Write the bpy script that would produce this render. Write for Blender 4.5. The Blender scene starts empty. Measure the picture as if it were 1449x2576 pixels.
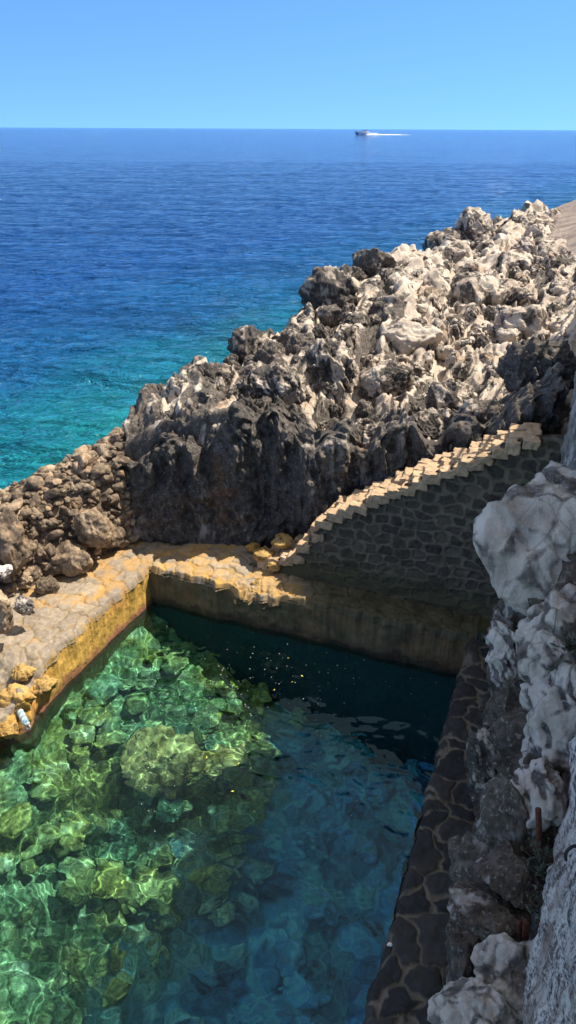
import bpy, bmesh, math, random
import numpy as np
from math import radians as R

# ------------------------------------------------------------------ camera, world, sun
sc = bpy.context.scene
COL = sc.collection
H = 5.0; PITCH = R(27.4); ROLL = R(0.277); FPX = 1860.0
cam = bpy.data.cameras.new('camera'); cam_o = bpy.data.objects.new('camera', cam); COL.objects.link(cam_o)
cam.sensor_fit = 'VERTICAL'; cam.sensor_height = 36; cam.lens = 26; cam.clip_start = .05; cam.clip_end = 60000
cam_o.location = (0, 0, H)
from mathutils import Matrix, Vector
cam_o.rotation_euler = (Matrix.Rotation(math.pi/2 - PITCH, 3, 'X') @ Matrix.Rotation(ROLL, 3, 'Z')).to_euler()
sc.camera = cam_o

SUN_EL = R(61); SUN_B = R(15)            # SUN_B: degrees ahead of straight right
sdir = Vector((math.cos(SUN_EL)*math.cos(SUN_B), math.cos(SUN_EL)*math.sin(SUN_B), math.sin(SUN_EL)))
w = bpy.data.worlds.new('World'); sc.world = w; w.use_nodes = True
nt = w.node_tree
sky = nt.nodes.new('ShaderNodeTexSky'); sky.sky_type = 'NISHITA'; sky.sun_disc = False
sky.sun_elevation = SUN_EL; sky.sun_rotation = math.pi/2 - SUN_B
sky.altitude = 0; sky.air_density = .75; sky.dust_density = 0; sky.ozone_density = 5.0
tc = nt.nodes.new('ShaderNodeTexCoord'); va = nt.nodes.new('ShaderNodeVectorMath'); va.operation = 'ADD'; va.inputs[1].default_value = (0, 0, .2)
vn = nt.nodes.new('ShaderNodeVectorMath'); vn.operation = 'NORMALIZE'; sx = nt.nodes.new('ShaderNodeSeparateXYZ')
nt.links.new(tc.outputs['Generated'], va.inputs[0]); nt.links.new(va.outputs[0], vn.inputs[0]); nt.links.new(vn.outputs[0], sky.inputs[0])
nt.links.new(tc.outputs['Generated'], sx.inputs[0])
sr = nt.nodes.new('ShaderNodeMapRange'); sr.inputs['From Min'].default_value = .28; sr.inputs['From Max'].default_value = .7
sr.inputs['To Min'].default_value = 1.15; sr.inputs['To Max'].default_value = .15; nt.links.new(sx.outputs[2], sr.inputs['Value'])
hs = nt.nodes.new('ShaderNodeHueSaturation'); nt.links.new(sr.outputs[0], hs.inputs['Saturation'])
nt.links.new(sky.outputs[0], hs.inputs['Color'])
nt.links.new(hs.outputs[0], nt.nodes['Background'].inputs[0]); nt.nodes['Background'].inputs[1].default_value = .135
sun = bpy.data.lights.new('sun', 'SUN'); sun.energy = 4.0; sun.angle = R(.5); sun.color = (1, .90, .76)
sun.cycles.is_caustics_light = True
sun_o = bpy.data.objects.new('sun', sun); COL.objects.link(sun_o)
sun_o.rotation_euler = sdir.to_track_quat('Z', 'Y').to_euler()
sc.view_settings.view_transform = 'Standard'; sc.view_settings.look = 'None'
sc.view_settings.exposure = 0.98; sc.view_settings.gamma = 1
sc.cycles.caustics_refractive = True; sc.cycles.caustics_reflective = False
sc.cycles.max_bounces = 8; sc.cycles.transmission_bounces = 6; sc.cycles.glossy_bounces = 3; sc.cycles.diffuse_bounces = 3
sc.cycles.sample_clamp_indirect = 4; sc.cycles.sample_clamp_direct = 0

# ------------------------------------------------------------------ viewing geometry -> world points (the photo measured once)
_RM = np.array((Matrix.Rotation(math.pi/2 - PITCH, 3, 'X') @ Matrix.Rotation(ROLL, 3, 'Z')))
def ray(x, y):
    return _RM @ np.array([(x - 724.5)/FPX, (1288 - y)/FPX, -1.])
def onZ(x, y, z):
    r = ray(x, y); return np.array([0, 0, H]) + (z - H)/r[2]*r
def onY(x, y, Y):
    r = ray(x, y); return np.array([0, 0, H]) + Y/r[1]*r

# ------------------------------------------------------------------ noise
rng = np.random.RandomState(7)
PERM = np.concatenate([rng.permutation(256)]*3)
G3 = rng.normal(size=(256, 3)); G3 /= np.linalg.norm(G3, axis=1)[:, None]; G3 *= 1.6
RT = rng.rand(256, 4)
def _h(i, j, k):
    return PERM[(PERM[(PERM[i & 255] + j) & 255] + k) & 255]
def perlin(p):
    p = np.asarray(p, float); i = np.floor(p).astype(int); f = p - i
    u = f*f*f*(f*(f*6 - 15) + 10)
    out = 0
    for dx in (0, 1):
        for dy in (0, 1):
            for dz in (0, 1):
                g = G3[_h(i[:, 0]+dx, i[:, 1]+dy, i[:, 2]+dz)]
                d = g[:, 0]*(f[:, 0]-dx) + g[:, 1]*(f[:, 1]-dy) + g[:, 2]*(f[:, 2]-dz)
                out = out + d*(u[:, 0] if dx else 1-u[:, 0])*(u[:, 1] if dy else 1-u[:, 1])*(u[:, 2] if dz else 1-u[:, 2])
    return out
def fbm(p, o=4, lac=2.03, g=.5):
    s = 0; a = 1; p = np.array(p, float)
    for k in range(o):
        s = s + a*perlin(p + 17.3*k); p = p*lac; a *= g
    return s
def ridged(p, o=4, lac=2.03, g=.5):
    s = 0; a = 1; p = np.array(p, float)
    for k in range(o):
        s = s + a*(1 - 2.2*np.abs(perlin(p + 9.1*k))); p = p*lac; a *= g
    return s/2
def voro(p, jit=.95):
    p = np.asarray(p, float); i = np.floor(p).astype(int); f = p - i; n = len(p)
    F1 = np.full(n, 9.); F2 = np.full(n, 9.); idd = np.zeros(n, int)
    for dx in (-1, 0, 1):
        for dy in (-1, 0, 1):
            for dz in (-1, 0, 1):
                h = _h(i[:, 0]+dx, i[:, 1]+dy, i[:, 2]+dz); r = RT[h]
                q = np.stack([dx + .5 + (r[:, 0]-.5)*jit, dy + .5 + (r[:, 1]-.5)*jit, dz + .5 + (r[:, 2]-.5)*jit], 1) - f
                d = np.sqrt((q*q).sum(1)); near = d < F1
                F2 = np.where(near, F1, np.minimum(F2, d)); idd = np.where(near, h, idd); F1 = np.where(near, d, F1)
    return F1, F2, idd
def blocks(p, tilt=1.):
    '''angular blocks: every cell is a randomly tilted plane'''
    p = np.asarray(p, float); i = np.floor(p).astype(int); f = p - i; n = len(p)
    F1 = np.full(n, 9.); F2 = np.full(n, 9.); out = np.zeros(n)
    for dx in (-1, 0, 1):
        for dy in (-1, 0, 1):
            for dz in (-1, 0, 1):
                h = _h(i[:, 0]+dx, i[:, 1]+dy, i[:, 2]+dz); r = RT[h]
                q = np.stack([dx + r[:, 0] - f[:, 0], dy + r[:, 1] - f[:, 1], dz + r[:, 2] - f[:, 2]], 1)
                d = np.sqrt((q*q).sum(1)); near = d < F1
                F2 = np.where(near, F1, np.minimum(F2, d)); F1 = np.where(near, d, F1)
                g = G3[(h*7+3) & 255]
                out = np.where(near, (r[:, 3]-.5)*.8 + tilt*(q*g).sum(1), out)
    return out*sstep(0, .28, F2-F1), F2-F1
def fins(p, s=1., tilt=(.35, .15)):
    '''sharp upright solution fins leaning to one side'''
    q = np.asarray(p)*s; q = q + .12*np.stack([fbm(q*.9+k*29, 3) for k in range(3)], 1)
    a = q[:, 0] + tilt[0]*q[:, 2]; b = q[:, 1]*.8 + tilt[1]*q[:, 2]
    v = np.stack([a*2.4, b*1.3, q[:, 2]*.55], 1)
    n1 = 1 - np.abs(perlin(v))*2.2; n2 = 1 - np.abs(perlin(v*2.1+9))*2.2; n3 = 1-np.abs(perlin(v*4.3+31))*2.2
    return .55*n1 + .30*n2 + .15*n3
def cells2(u, v, su, sv, jit=.8, rows=True):
    """masonry: jittered lattice with every other course shifted -> F1,F2,id (2-D)"""
    U = u/su; V = v/sv; j = np.floor(V).astype(int); n = len(U)
    F1 = np.full(n, 9.); F2 = np.full(n, 9.); idd = np.zeros(n, int)
    for dj in (-1, 0, 1):
        jj = j + dj; off = .5*(jj % 2) if rows else 0
        i = np.floor(U - off).astype(int)
        for di in (-1, 0, 1):
            ii = i + di; h = _h(ii, jj, 5*np.ones_like(ii)); r = RT[h]
            dx = ii + .5 + off + (r[:, 0]-.5)*jit - U; dy = jj + .5 + (r[:, 1]-.5)*jit*.75 - V
            d = (np.abs(dx)**3.4 + np.abs(dy)**3.4)**(1/3.4)
            near = d < F1
            F2 = np.where(near, F1, np.minimum(F2, d)); idd = np.where(near, h, idd); F1 = np.where(near, d, F1)
    return F1, F2, idd
def sstep(a, b, x):
    t = np.clip((x-a)/(b-a), 0, 1); return t*t*(3-2*t)

# ------------------------------------------------------------------ object helpers
def tag(o, label=None, cat=None, group=None, kind=None):
    if label: o['label'] = label
    if cat: o['category'] = cat
    if group: o['group'] = group
    if kind: o['kind'] = kind
    return o
def empty(name, loc, label, cat, group=None):
    o = bpy.data.objects.new(name, None); COL.objects.link(o); o.location = loc; o.empty_display_size = .1
    return tag(o, label, cat, group)
def mk(name, verts, faces, mat=None, parent=None, smooth=True, attrs=None, flat_angle=None):
    me = bpy.data.meshes.new(name)
    verts = np.asarray(verts, float)
    if isinstance(faces, np.ndarray):
        nf = len(faces); k = faces.shape[1]
        me.vertices.add(len(verts)); me.vertices.foreach_set('co', verts.ravel())
        me.loops.add(nf*k); me.loops.foreach_set('vertex_index', faces.ravel().astype(np.int32))
        me.polygons.add(nf); me.polygons.foreach_set('loop_start', np.arange(0, nf*k, k, dtype=np.int32))
        me.update(calc_edges=True)
    else:
        me.from_pydata([tuple(v) for v in verts], [], faces)
    for kx, val in (attrs or {}).items():
        a = me.attributes.new(kx, 'FLOAT', 'POINT'); a.data.foreach_set('value', np.asarray(val, np.float32))
    if smooth: me.shade_smooth()
    if mat: me.materials.append(mat)
    o = bpy.data.objects.new(name, me); COL.objects.link(o)
    if parent:
        o.parent = parent
        o.matrix_parent_inverse = Matrix.Translation(-parent.location)
    return o
def grid_faces(nu, nv, flip=False):
    i, j = np.meshgrid(np.arange(nu-1), np.arange(nv-1), indexing='ij')
    a = (i*nv + j).ravel(); b = ((i+1)*nv + j).ravel(); c = ((i+1)*nv + j+1).ravel(); d = (i*nv + j+1).ravel()
    return np.stack([a, d, c, b] if flip else [a, b, c, d], 1)
_ico = {}
def ico(s):
    if s not in _ico:
        bm = bmesh.new(); bmesh.ops.create_icosphere(bm, subdivisions=s, radius=1)
        V = np.array([v.co[:] for v in bm.verts]); F = np.array([[v.index for v in f.verts] for f in bm.faces]); bm.free()
        _ico[s] = (V, F)
    return _ico[s]
def tube(pts, rad, seg=8, closed_ends=True):
    pts = [Vector(p) for p in pts]; n = len(pts); V = []; F = []
    up = Vector((0, 0, 1)); prev = None
    for i, p in enumerate(pts):
        d = (pts[min(i+1, n-1)] - pts[max(i-1, 0)]).normalized()
        a = (prev if prev else (d.cross(up) if abs(d.z) < .95 else d.cross(Vector((1, 0, 0)))))
        a = (a - d*a.dot(d)).normalized(); prev = a; b = d.cross(a)
        r = rad[i] if hasattr(rad, '__len__') else rad
        for k in range(seg):
            t = 2*math.pi*k/seg; V.append(p + r*(math.cos(t)*a + math.sin(t)*b))
    for i in range(n-1):
        for k in range(seg):
            k2 = (k+1) % seg; F.append((i*seg+k, i*seg+k2, (i+1)*seg+k2, (i+1)*seg+k))
    if closed_ends: F.append(tuple(range(seg-1, -1, -1))); F.append(tuple((n-1)*seg+k for k in range(seg)))
    return [v[:] for v in V], F
def boxmesh(cs):
    """list of (x0,x1,y0,y1,z0,z1) -> one mesh"""
    V = []; F = []
    for (x0, x1, y0, y1, z0, z1) in cs:
        b = len(V); V += [(x0,y0,z0),(x1,y0,z0),(x1,y1,z0),(x0,y1,z0),(x0,y0,z1),(x1,y0,z1),(x1,y1,z1),(x0,y1,z1)]
        F += [tuple(b+i for i in f) for f in ((0,3,2,1),(4,5,6,7),(0,1,5,4),(1,2,6,5),(2,3,7,6),(3,0,4,7))]
    return V, F

# ------------------------------------------------------------------ materials
class N:
    def __init__(s, name):
        s.m = bpy.data.materials.new(name); s.m.use_nodes = True; s.t = s.m.node_tree; s.n = s.t.nodes
        s.p = s.n['Principled BSDF']; s.out = s.n['Material Output']; s._pos = None
    def link(s, a, b): s.t.links.new(a, b)
    def pos(s):
        if s._pos is None: s._pos = s.n.new('ShaderNodeNewGeometry')
        return s._pos.outputs['Position']
    def normal(s): s.pos(); return s._pos.outputs['Normal']
    def scaled(s, v):
        m = s.n.new('ShaderNodeMapping'); m.inputs['Scale'].default_value = v; s.link(s.pos(), m.inputs['Vector']); return m.outputs[0]
    def noise(s, sc_, det=5, rough=.55, vec=None, dist=0):
        n = s.n.new('ShaderNodeTexNoise'); n.inputs['Scale'].default_value = sc_; n.inputs['Detail'].default_value = det
        n.inputs['Roughness'].default_value = rough; n.inputs['Distortion'].default_value = dist
        s.link(vec or s.pos(), n.inputs['Vector']); return n.outputs['Fac']
    def voro(s, sc_, feat='F1', vec=None):
        n = s.n.new('ShaderNodeTexVoronoi'); n.feature = feat; n.inputs['Scale'].default_value = sc_
        s.link(vec or s.pos(), n.inputs['Vector']); return n.outputs['Distance']
    def attr(s, name):
        a = s.n.new('ShaderNodeAttribute'); a.attribute_name = name; return a.outputs['Fac']
    def ramp(s, fac, stops, interp='LINEAR'):
        r = s.n.new('ShaderNodeValToRGB'); r.color_ramp.interpolation = interp; e = r.color_ramp.elements
        e[0].position = stops[0][0]; e[-1].position = stops[-1][0]
        for st in stops[1:-1]: e.new(st[0])
        for k, st in enumerate(stops):
            c = st[1]; e[k].color = (c, c, c, 1) if not hasattr(c, '__len__') else (*c, 1)
        s.link(fac, r.inputs[0]); return r.outputs[0]
    def math(s, op, a, b=None, c=None, clamp=False):
        m = s.n.new('ShaderNodeMath'); m.operation = op; m.use_clamp = clamp
        for i, x in enumerate((a, b, c)):
            if x is None: continue
            if isinstance(x, (int, float)): m.inputs[i].default_value = x
            else: s.link(x, m.inputs[i])
        return m.outputs[0]
    def mix(s, fac, a, b, mode='MIX'):
        m = s.n.new('ShaderNodeMix'); m.data_type = 'RGBA'; m.blend_type = mode
        for i, x in ((0, fac), (6, a), (7, b)):
            if isinstance(x, (int, float)): m.inputs[i].default_value = x
            elif isinstance(x, tuple): m.inputs[i].default_value = (*x, 1)
            else: s.link(x, m.inputs[i])
        return m.outputs[2]
    def sep(s, v):
        x = s.n.new('ShaderNodeSeparateXYZ'); s.link(v, x.inputs[0]); return x.outputs
    def rnd(s):
        o = s.n.new('ShaderNodeObjectInfo'); return o.outputs['Random']
    def bump(s, hgt, strength=.5, dist=.02, prev=None):
        b = s.n.new('ShaderNodeBump'); b.inputs['Strength'].default_value = strength; b.inputs['Distance'].default_value = dist
        s.link(hgt, b.inputs['Height'])
        if prev: s.link(prev, b.inputs['Normal'])
        return b.outputs[0]
    def done(s, col, rough=.85, nrm=None, spec=.3):
        if isinstance(col, tuple): s.p.inputs['Base Color'].default_value = (*col, 1)
        else: s.link(col, s.p.inputs['Base Color'])
        if isinstance(rough, (int, float)): s.p.inputs['Roughness'].default_value = rough
        else: s.link(rough, s.p.inputs['Roughness'])
        s.p.inputs['Specular IOR Level'].default_value = spec
        if nrm: s.link(nrm, s.p.inputs['Normal'])
        return s.m

def rock_mat(name, pale, mid, dark, lo=.40, hi=.56, groove=.5, rndamt=.12, warm=(.42, .24, .12), warmamt=.35, sc_=1., seaside=0., bump=.6, ztop=0, rust=None):
    """weathered karst limestone: pale fresh stone, dark weathered streaks, dark solution grooves"""
    m = N(name)
    st = m.scaled((1., 1., .38))
    big = m.noise(1.7*sc_, 6, .62, vec=st, dist=.4)
    fine = m.noise(9*sc_, 5, .65, vec=st)
    f = m.math('MULTIPLY_ADD', fine, .38, m.math('MULTIPLY', big, .62))
    f = m.math('ADD', f, m.math('MULTIPLY', m.math('SUBTRACT', m.rnd(), .5), rndamt))
    f = m.math('SUBTRACT', f, m.math('MULTIPLY', m.attr('groove'), groove*.22))
    if seaside:
        xyz = m.sep(m.pos())
        f = m.math('ADD', f, m.math('MULTIPLY', m.math('SUBTRACT', m.math('MINIMUM', m.math('MULTIPLY', xyz[0], .8), 2.), 1.), seaside))
    if ztop:
        z_ = m.math('ADD', m.math('ADD', m.sep(m.pos())[2], m.math('MULTIPLY', m.math('MAXIMUM', m.sep(m.pos())[0], 0.), .5)), m.math('MULTIPLY', m.math('SUBTRACT', m.noise(2.4, 5, .65), .5), 1.5))
        f = m.math('ADD', f, m.ramp(z_, [(ztop, 0.), (ztop+.4, .20)]))
    mask = m.ramp(f, [(lo, 0.), (hi, 1.)])
    tint = m.noise(3.3*sc_, 3, .5)
    palec = m.mix(m.ramp(tint, [(.35, 0.), (.7, 1.)]), pale, tuple(.8*a for a in mid))
    warmf = m.math('MULTIPLY', m.ramp(m.noise(2.3, 5, .6), [(.56, 0.), (.68, 1.)]), warmamt)
    palec = m.mix(warmf, palec, warm)
    darkc = m.mix(m.ramp(m.noise(14, 4, .6), [(.4, 0.), (.66, 1.)]), dark, tuple(2.3*a for a in dark))
    col = m.mix(mask, darkc, palec)
    if rust:
        rf = m.ramp(m.noise(2.1, 5, .65, vec=m.scaled((1, 1, .6))), [(.57, 0.), (.68, .55)])
        col = m.mix(m.math('MULTIPLY', rf, m.ramp(m.noise(16, 4, .7), [(.4, .2), (.6, 1.)])), col, rust)
    lich = m.ramp(m.noise(38, 3, .6), [(.60, 0.), (.66, 1.)])
    col = m.mix(m.math('MULTIPLY', lich, .35), col, tuple(min(1, 1.05*a) for a in pale))
    crack = m.ramp(m.voro(4.2*sc_, 'DISTANCE_TO_EDGE', vec=m.scaled((1, 1, .55))), [(0., 1.), (.02, 0.)])
    crack = m.math('MULTIPLY', crack, m.ramp(m.noise(2.1, 2), [(.45, 0.), (.6, 1.)]))
    col = m.mix(m.math('MULTIPLY', crack, .45), col, tuple(.8*a for a in dark))
    h1 = m.noise(11*sc_, 8, .68, vec=st); h2 = m.noise(45*sc_, 5, .7)
    pit = m.voro(55*sc_); hh = m.math('MULTIPLY_ADD', h2, .45, h1); hh = m.math('MULTIPLY_ADD', pit, .12, hh); hh = m.math('SUBTRACT', hh, m.math('MULTIPLY', crack, .25))
    return m.done(col, .9, m.bump(hh, bump, .06), .2)

M = {}
M['slope_rock'] = rock_mat('sunlit_limestone', (.63, .55, .46), (.42, .35, .29), (.065, .057, .05), .41, .50, groove=1.3, rndamt=.16, warmamt=.45, seaside=.05)
M['sea_rock'] = rock_mat('seaside_limestone', (.55, .48, .40), (.36, .29, .23), (.045, .041, .038), .42, .51, groove=1.1, rndamt=.1, warmamt=.3)
M['dark_rock'] = rock_mat('dark_cliff_rock', (.48, .44, .39), (.24, .19, .15), (.055, .050, .046), .53, .62, groove=.4, rndamt=.05, warm=(.34, .15, .05), warmamt=.5, ztop=1.4, rust=(.22, .105, .045))
M['white_rock'] = rock_mat('white_limestone', (.66, .61, .56), (.50, .45, .40), (.09, .08, .076), .30, .41, groove=1.7, rndamt=.03, warmamt=.10, sc_=.8, bump=.6)
M['pale_boulder'] = rock_mat('pale_boulder', (.70, .65, .59), (.52, .46, .40), (.11, .098, .09), .27, .40, groove=1.8, rndamt=.03, warmamt=.12, sc_=1., bump=.6)
M['shelf_rock'] = rock_mat('dark_shelf_rock', (.60, .57, .55), (.28, .24, .20), (.075, .063, .052), .53, .60, groove=.5, rndamt=.1, warmamt=.15, sc_=1.5)
M['brown_rock'] = rock_mat('brown_rubble', (.58, .45, .31), (.42, .29, .18), (.10, .078, .058), .38, .54, groove=.6, rndamt=.22, warm=(.42, .20, .07), warmamt=.6, sc_=2.2)
M['ochre_rock'] = rock_mat('ochre_rock', (.62, .42, .16), (.50, .30, .08), (.09, .06, .03), .34, .48, groove=.5, rndamt=.1, warm=(.60, .28, .02), warmamt=.8, sc_=2.5)

def masonry_mat(name, stones, mortar, algae=None, moss_shade=False, wetc=None):
    m = N(name)
    rn = m.attr('stone_tone'); mo = m.attr('mortar')
    sc_ = m.ramp(rn, [(0., stones[0]), (.5, stones[1]), (1., stones[2])])
    n = m.noise(22, 6, .65)
    sc_ = m.mix(.5, sc_, m.ramp(n, [(.3, tuple(.35*a for a in stones[1])), (.7, tuple(1.6*a for a in stones[1]))]), 'MIX')
    moc = m.mix(m.ramp(m.noise(9, 5, .6), [(.35, 0.), (.65, 1.)]), mortar[0], mortar[1])
    col = m.mix(mo, sc_, moc)
    col = m.mix(m.ramp(m.noise(3.1, 4, .6), [(.52, 0.), (.72, .45)]), col, mortar[1])
    if algae:
        z = m.sep(m.pos())[2]
        zz = m.math('ADD', z, m.math('MULTIPLY', m.math('SUBTRACT', m.noise(2.5, 5, .6), .5), .7))
        col = m.mix(m.ramp(zz, [(.70, .85), (1.05, 0.)]), col, algae)
    if wetc:      # wet orange stains round the inner corner of the ledge
        xyz = m.sep(m.pos()); f_ = m.math('ADD', m.noise(3.2, 4, .6), m.ramp(m.math('MULTIPLY_ADD', xyz[1], .5, -3.), [(0., 0.), (.45, .16)]))
        col = m.mix(m.math('MULTIPLY', m.ramp(f_, [(.59, 0.), (.70, 1.)]), m.math('MULTIPLY_ADD', mo, .3, .55)), col, wetc)
    if moss_shade:      # mossy old plaster, with the stair wall's shade put into the colour
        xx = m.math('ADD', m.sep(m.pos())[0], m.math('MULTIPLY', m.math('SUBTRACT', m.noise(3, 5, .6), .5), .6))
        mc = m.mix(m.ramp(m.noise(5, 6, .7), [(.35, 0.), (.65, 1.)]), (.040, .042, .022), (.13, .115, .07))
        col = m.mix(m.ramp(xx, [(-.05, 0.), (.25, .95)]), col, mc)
    nn = m.math('MULTIPLY_ADD', m.noise(60, 4, .7), .35, m.noise(18, 7, .68))
    return m.done(col, .85, m.bump(nn, .5, .025), .25)
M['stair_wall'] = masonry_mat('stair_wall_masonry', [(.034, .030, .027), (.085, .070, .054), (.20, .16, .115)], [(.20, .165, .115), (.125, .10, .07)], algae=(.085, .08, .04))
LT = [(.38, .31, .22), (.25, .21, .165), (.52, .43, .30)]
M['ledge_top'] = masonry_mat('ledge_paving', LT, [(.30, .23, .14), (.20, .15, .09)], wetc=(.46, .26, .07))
M['ledge_far'] = masonry_mat('far_ledge_paving', LT, [(.36, .26, .13), (.26, .19, .10)], wetc=(.50, .29, .07), moss_shade=True)
M['ledge_shade'] = masonry_mat('shade_coloured_ledge_paving', [(.018, .022, .026), (.036, .038, .040), (.075, .072, .066)], [(.20, .18, .145), (.11, .10, .082)])  # darker copy of the ledge paving, with the right arm's shade put into the colour
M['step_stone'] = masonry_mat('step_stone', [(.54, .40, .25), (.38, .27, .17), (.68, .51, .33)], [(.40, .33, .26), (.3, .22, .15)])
M['terrace'] = masonry_mat('terrace_masonry', [(.08, .08, .08), (.13, .125, .12), (.2, .19, .18)], [(.26, .245, .23), (.19, .18, .17)])

def pool_wall_mat(name, top, low, stain, under):
    m = N(name)
    z = m.sep(m.pos())[2]
    zz = m.math('ADD', z, m.math('MULTIPLY', m.math('SUBTRACT', m.noise(5, 6, .7), .5), .42))
    base = m.mix(m.ramp(m.noise(5, 6, .65), [(.35, 0.), (.65, 1.)]), top, tuple(.55*a for a in top))
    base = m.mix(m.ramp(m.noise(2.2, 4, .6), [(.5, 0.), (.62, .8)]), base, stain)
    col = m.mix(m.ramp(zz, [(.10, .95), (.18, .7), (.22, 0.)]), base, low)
    run = m.ramp(m.noise(9, 5, .7, vec=m.scaled((1, 1, .22))), [(.48, 0.), (.62, .55)])
    col = m.mix(run, col, tuple(.35*a for a in top))
    sp = m.ramp(m.voro(16), [(.12, 1.), (.2, 0.)]); sp = m.math('MULTIPLY', sp, m.ramp(zz, [(.05, 1.), (.30, .6), (.36, 0.)]))
    sp = m.math('MULTIPLY', sp, m.ramp(m.noise(4, 3), [(.45, 0.), (.55, 1.)]))
    col = m.mix(sp, col, (.02, .008, .01))
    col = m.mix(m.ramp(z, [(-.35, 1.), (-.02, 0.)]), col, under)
    return m.done(col, .8, m.bump(m.noise(24, 7, .7), .6, .03), .3)
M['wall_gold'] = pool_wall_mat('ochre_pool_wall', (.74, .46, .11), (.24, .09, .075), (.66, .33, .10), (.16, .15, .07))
M['wall_shade'] = pool_wall_mat('shade_coloured_pool_wall', (.19, .155, .09), (.035, .027, .024), (.20, .12, .06), (.03, .075, .085))  # far and right pool walls: their shade is put into these darker colours

def floor_mat(name, cols, sc_=1.):
    m = N(name)
    n = m.noise(3.4*sc_, 8, .72, dist=.5)
    patch = m.ramp(m.noise(1.1, 3, .5), [(.44, 0.), (.54, 1.)])
    yel = m.ramp(n, [(.30, (.10, .11, .03)), (.44, (.46, .42, .10)), (.55, (.78, .68, .18)), (.66, (.98, .93, .45))])
    grn = m.ramp(n, [(.30, (.06, .13, .07)), (.44, (.22, .38, .18)), (.55, (.42, .62, .32)), (.68, (.80, .95, .6))])
    col = m.mix(m.math('ADD', m.math('MULTIPLY', patch, .65), cols), yel, grn)
    fine = m.ramp(m.noise(21, 6, .75), [(.36, .25), (.62, 1.3)])
    col = m.mix(1., col, fine, 'MULTIPLY')
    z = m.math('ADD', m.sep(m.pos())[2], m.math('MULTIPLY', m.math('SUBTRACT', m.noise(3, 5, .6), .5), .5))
    col = m.mix(m.ramp(m.math('MULTIPLY_ADD', z, .4, 1.), [(.32, .8), (.50, 0.)]), col, m.ramp(m.noise(2.6, 6, .65), [(.36, (.01, .12, .32)), (.5, (.08, .48, .78)), (.62, (.30, .92, 1.))]))  # blue of the deep shaded water put into the bed colour by depth
    return m.done(col, .95, m.bump(m.noise(13, 7, .7), .8, .05), .1)
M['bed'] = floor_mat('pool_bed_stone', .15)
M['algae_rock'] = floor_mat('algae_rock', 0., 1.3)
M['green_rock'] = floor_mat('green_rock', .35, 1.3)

M['gold_rock'] = rock_mat('golden_weed_rock', (1., .80, .30), (.85, .56, .17), (.16, .11, .03), .42, .54, groove=.8, warm=(.95, .60, .20), warmamt=.5, sc_=1.6)
def pool_water_mat():
    m = N('pool_water'); m.n.remove(m.p)
    g = m.n.new('ShaderNodeBsdfGlass'); g.inputs['IOR'].default_value = 1.38; g.inputs['Roughness'].default_value = 0
    g.inputs['Color'].default_value = (.60, .91, .97, 1)
    m.link(g.outputs[0], m.out.inputs[0]); return m.m
M['pool_water'] = pool_water_mat()

def sea_mat():
    m = N('sea_water')
    xyz = m.sep(m.pos())
    # distance from the shore line (the headland runs away to the right)
    d = m.math('SUBTRACT', xyz[1], m.math('MULTIPLY', xyz[0], 1.75))       # grows seaward
    d = m.math('ADD', d, m.math('MULTIPLY', m.math('SUBTRACT', m.noise(.12, 4, .6), .5), 14.))
    col = m.ramp(m.math('DIVIDE', d, 80.), [(.15, (.015, .36, .27)), (.23, (.008, .24, .27)), (.33, (.006, .12, .29)), (.52, (.007, .085, .31)), (1., (.009, .08, .28))])
    col = m.mix(m.ramp(m.noise(.05, 6, .7, vec=m.scaled((.5, 1.6, 1))), [(.4, 0.), (.65, .5)]), col, (.004, .05, .20))
    v1 = m.scaled((.8, 1.5, 1)); 
    b1 = m.noise(1.1, 6, .62, vec=v1, dist=.6); b2 = m.noise(.16, 4, .6, vec=m.scaled((.6, 1.8, 1)))
    b3 = m.noise(4.2, 4, .6, vec=m.scaled((.6, 1.4, 1)), dist=.8)
    n0 = m.bump(b3, 1., .16); n1 = m.bump(b1, 1., 1.3, n0); n2 = m.bump(b2, 1., 3.0, n1)
    m.p.inputs['IOR'].default_value = 1.33
    return m.done(col, .06, n2, .5)
M['sea'] = sea_mat()
def simple(name, col, rough=.6, bump=0, sc_=40, metal=0, var=.3):
    m = N(name); n = m.noise(sc_, 5, .6)
    c = m.mix(m.ramp(n, [(.35, 0.), (.65, 1.)]), tuple(a*(1-var) for a in col), tuple(min(1, a*(1+var)) for a in col))
    m.p.inputs['Metallic'].default_value = metal
    return m.done(c, rough, m.bump(n, bump, .01) if bump else None)
M['white_paint'] = simple('white_gelcoat', (.8, .8, .8), .3, var=.05)
M['navy'] = simple('navy_paint', (.03, .05, .12), .3)
M['tinted'] = simple('dark_glass', (.02, .03, .05), .1)
M['foam'] = simple('white_foam', (.85, .88, .9), .9)
M['rust'] = simple('rusty_iron', (.10, .035, .022), .85, .8, 60, var=.5)
M['wire'] = simple('dark_wire', (.02, .02, .022), .6)
M['rope_blue'] = simple('blue_rope', (.22, .42, .50), .8, .5, 150)
M['rope_white'] = simple('white_rope', (.62, .64, .62), .8, .5, 150)
M['leaf'] = simple('yellow_leaf', (.55, .55, .10), .6)
M['plant'] = simple('grey_green_leaf', (.07, .085, .06), .7)
M['stem'] = simple('brown_stem', (.09, .06, .04), .8)
M['concrete'] = simple('terrace_concrete', (.35, .34, .32), .9, .5, 12)
M['metal'] = simple('railing_metal', (.25, .25, .26), .5, 0, 20, .6)
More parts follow.
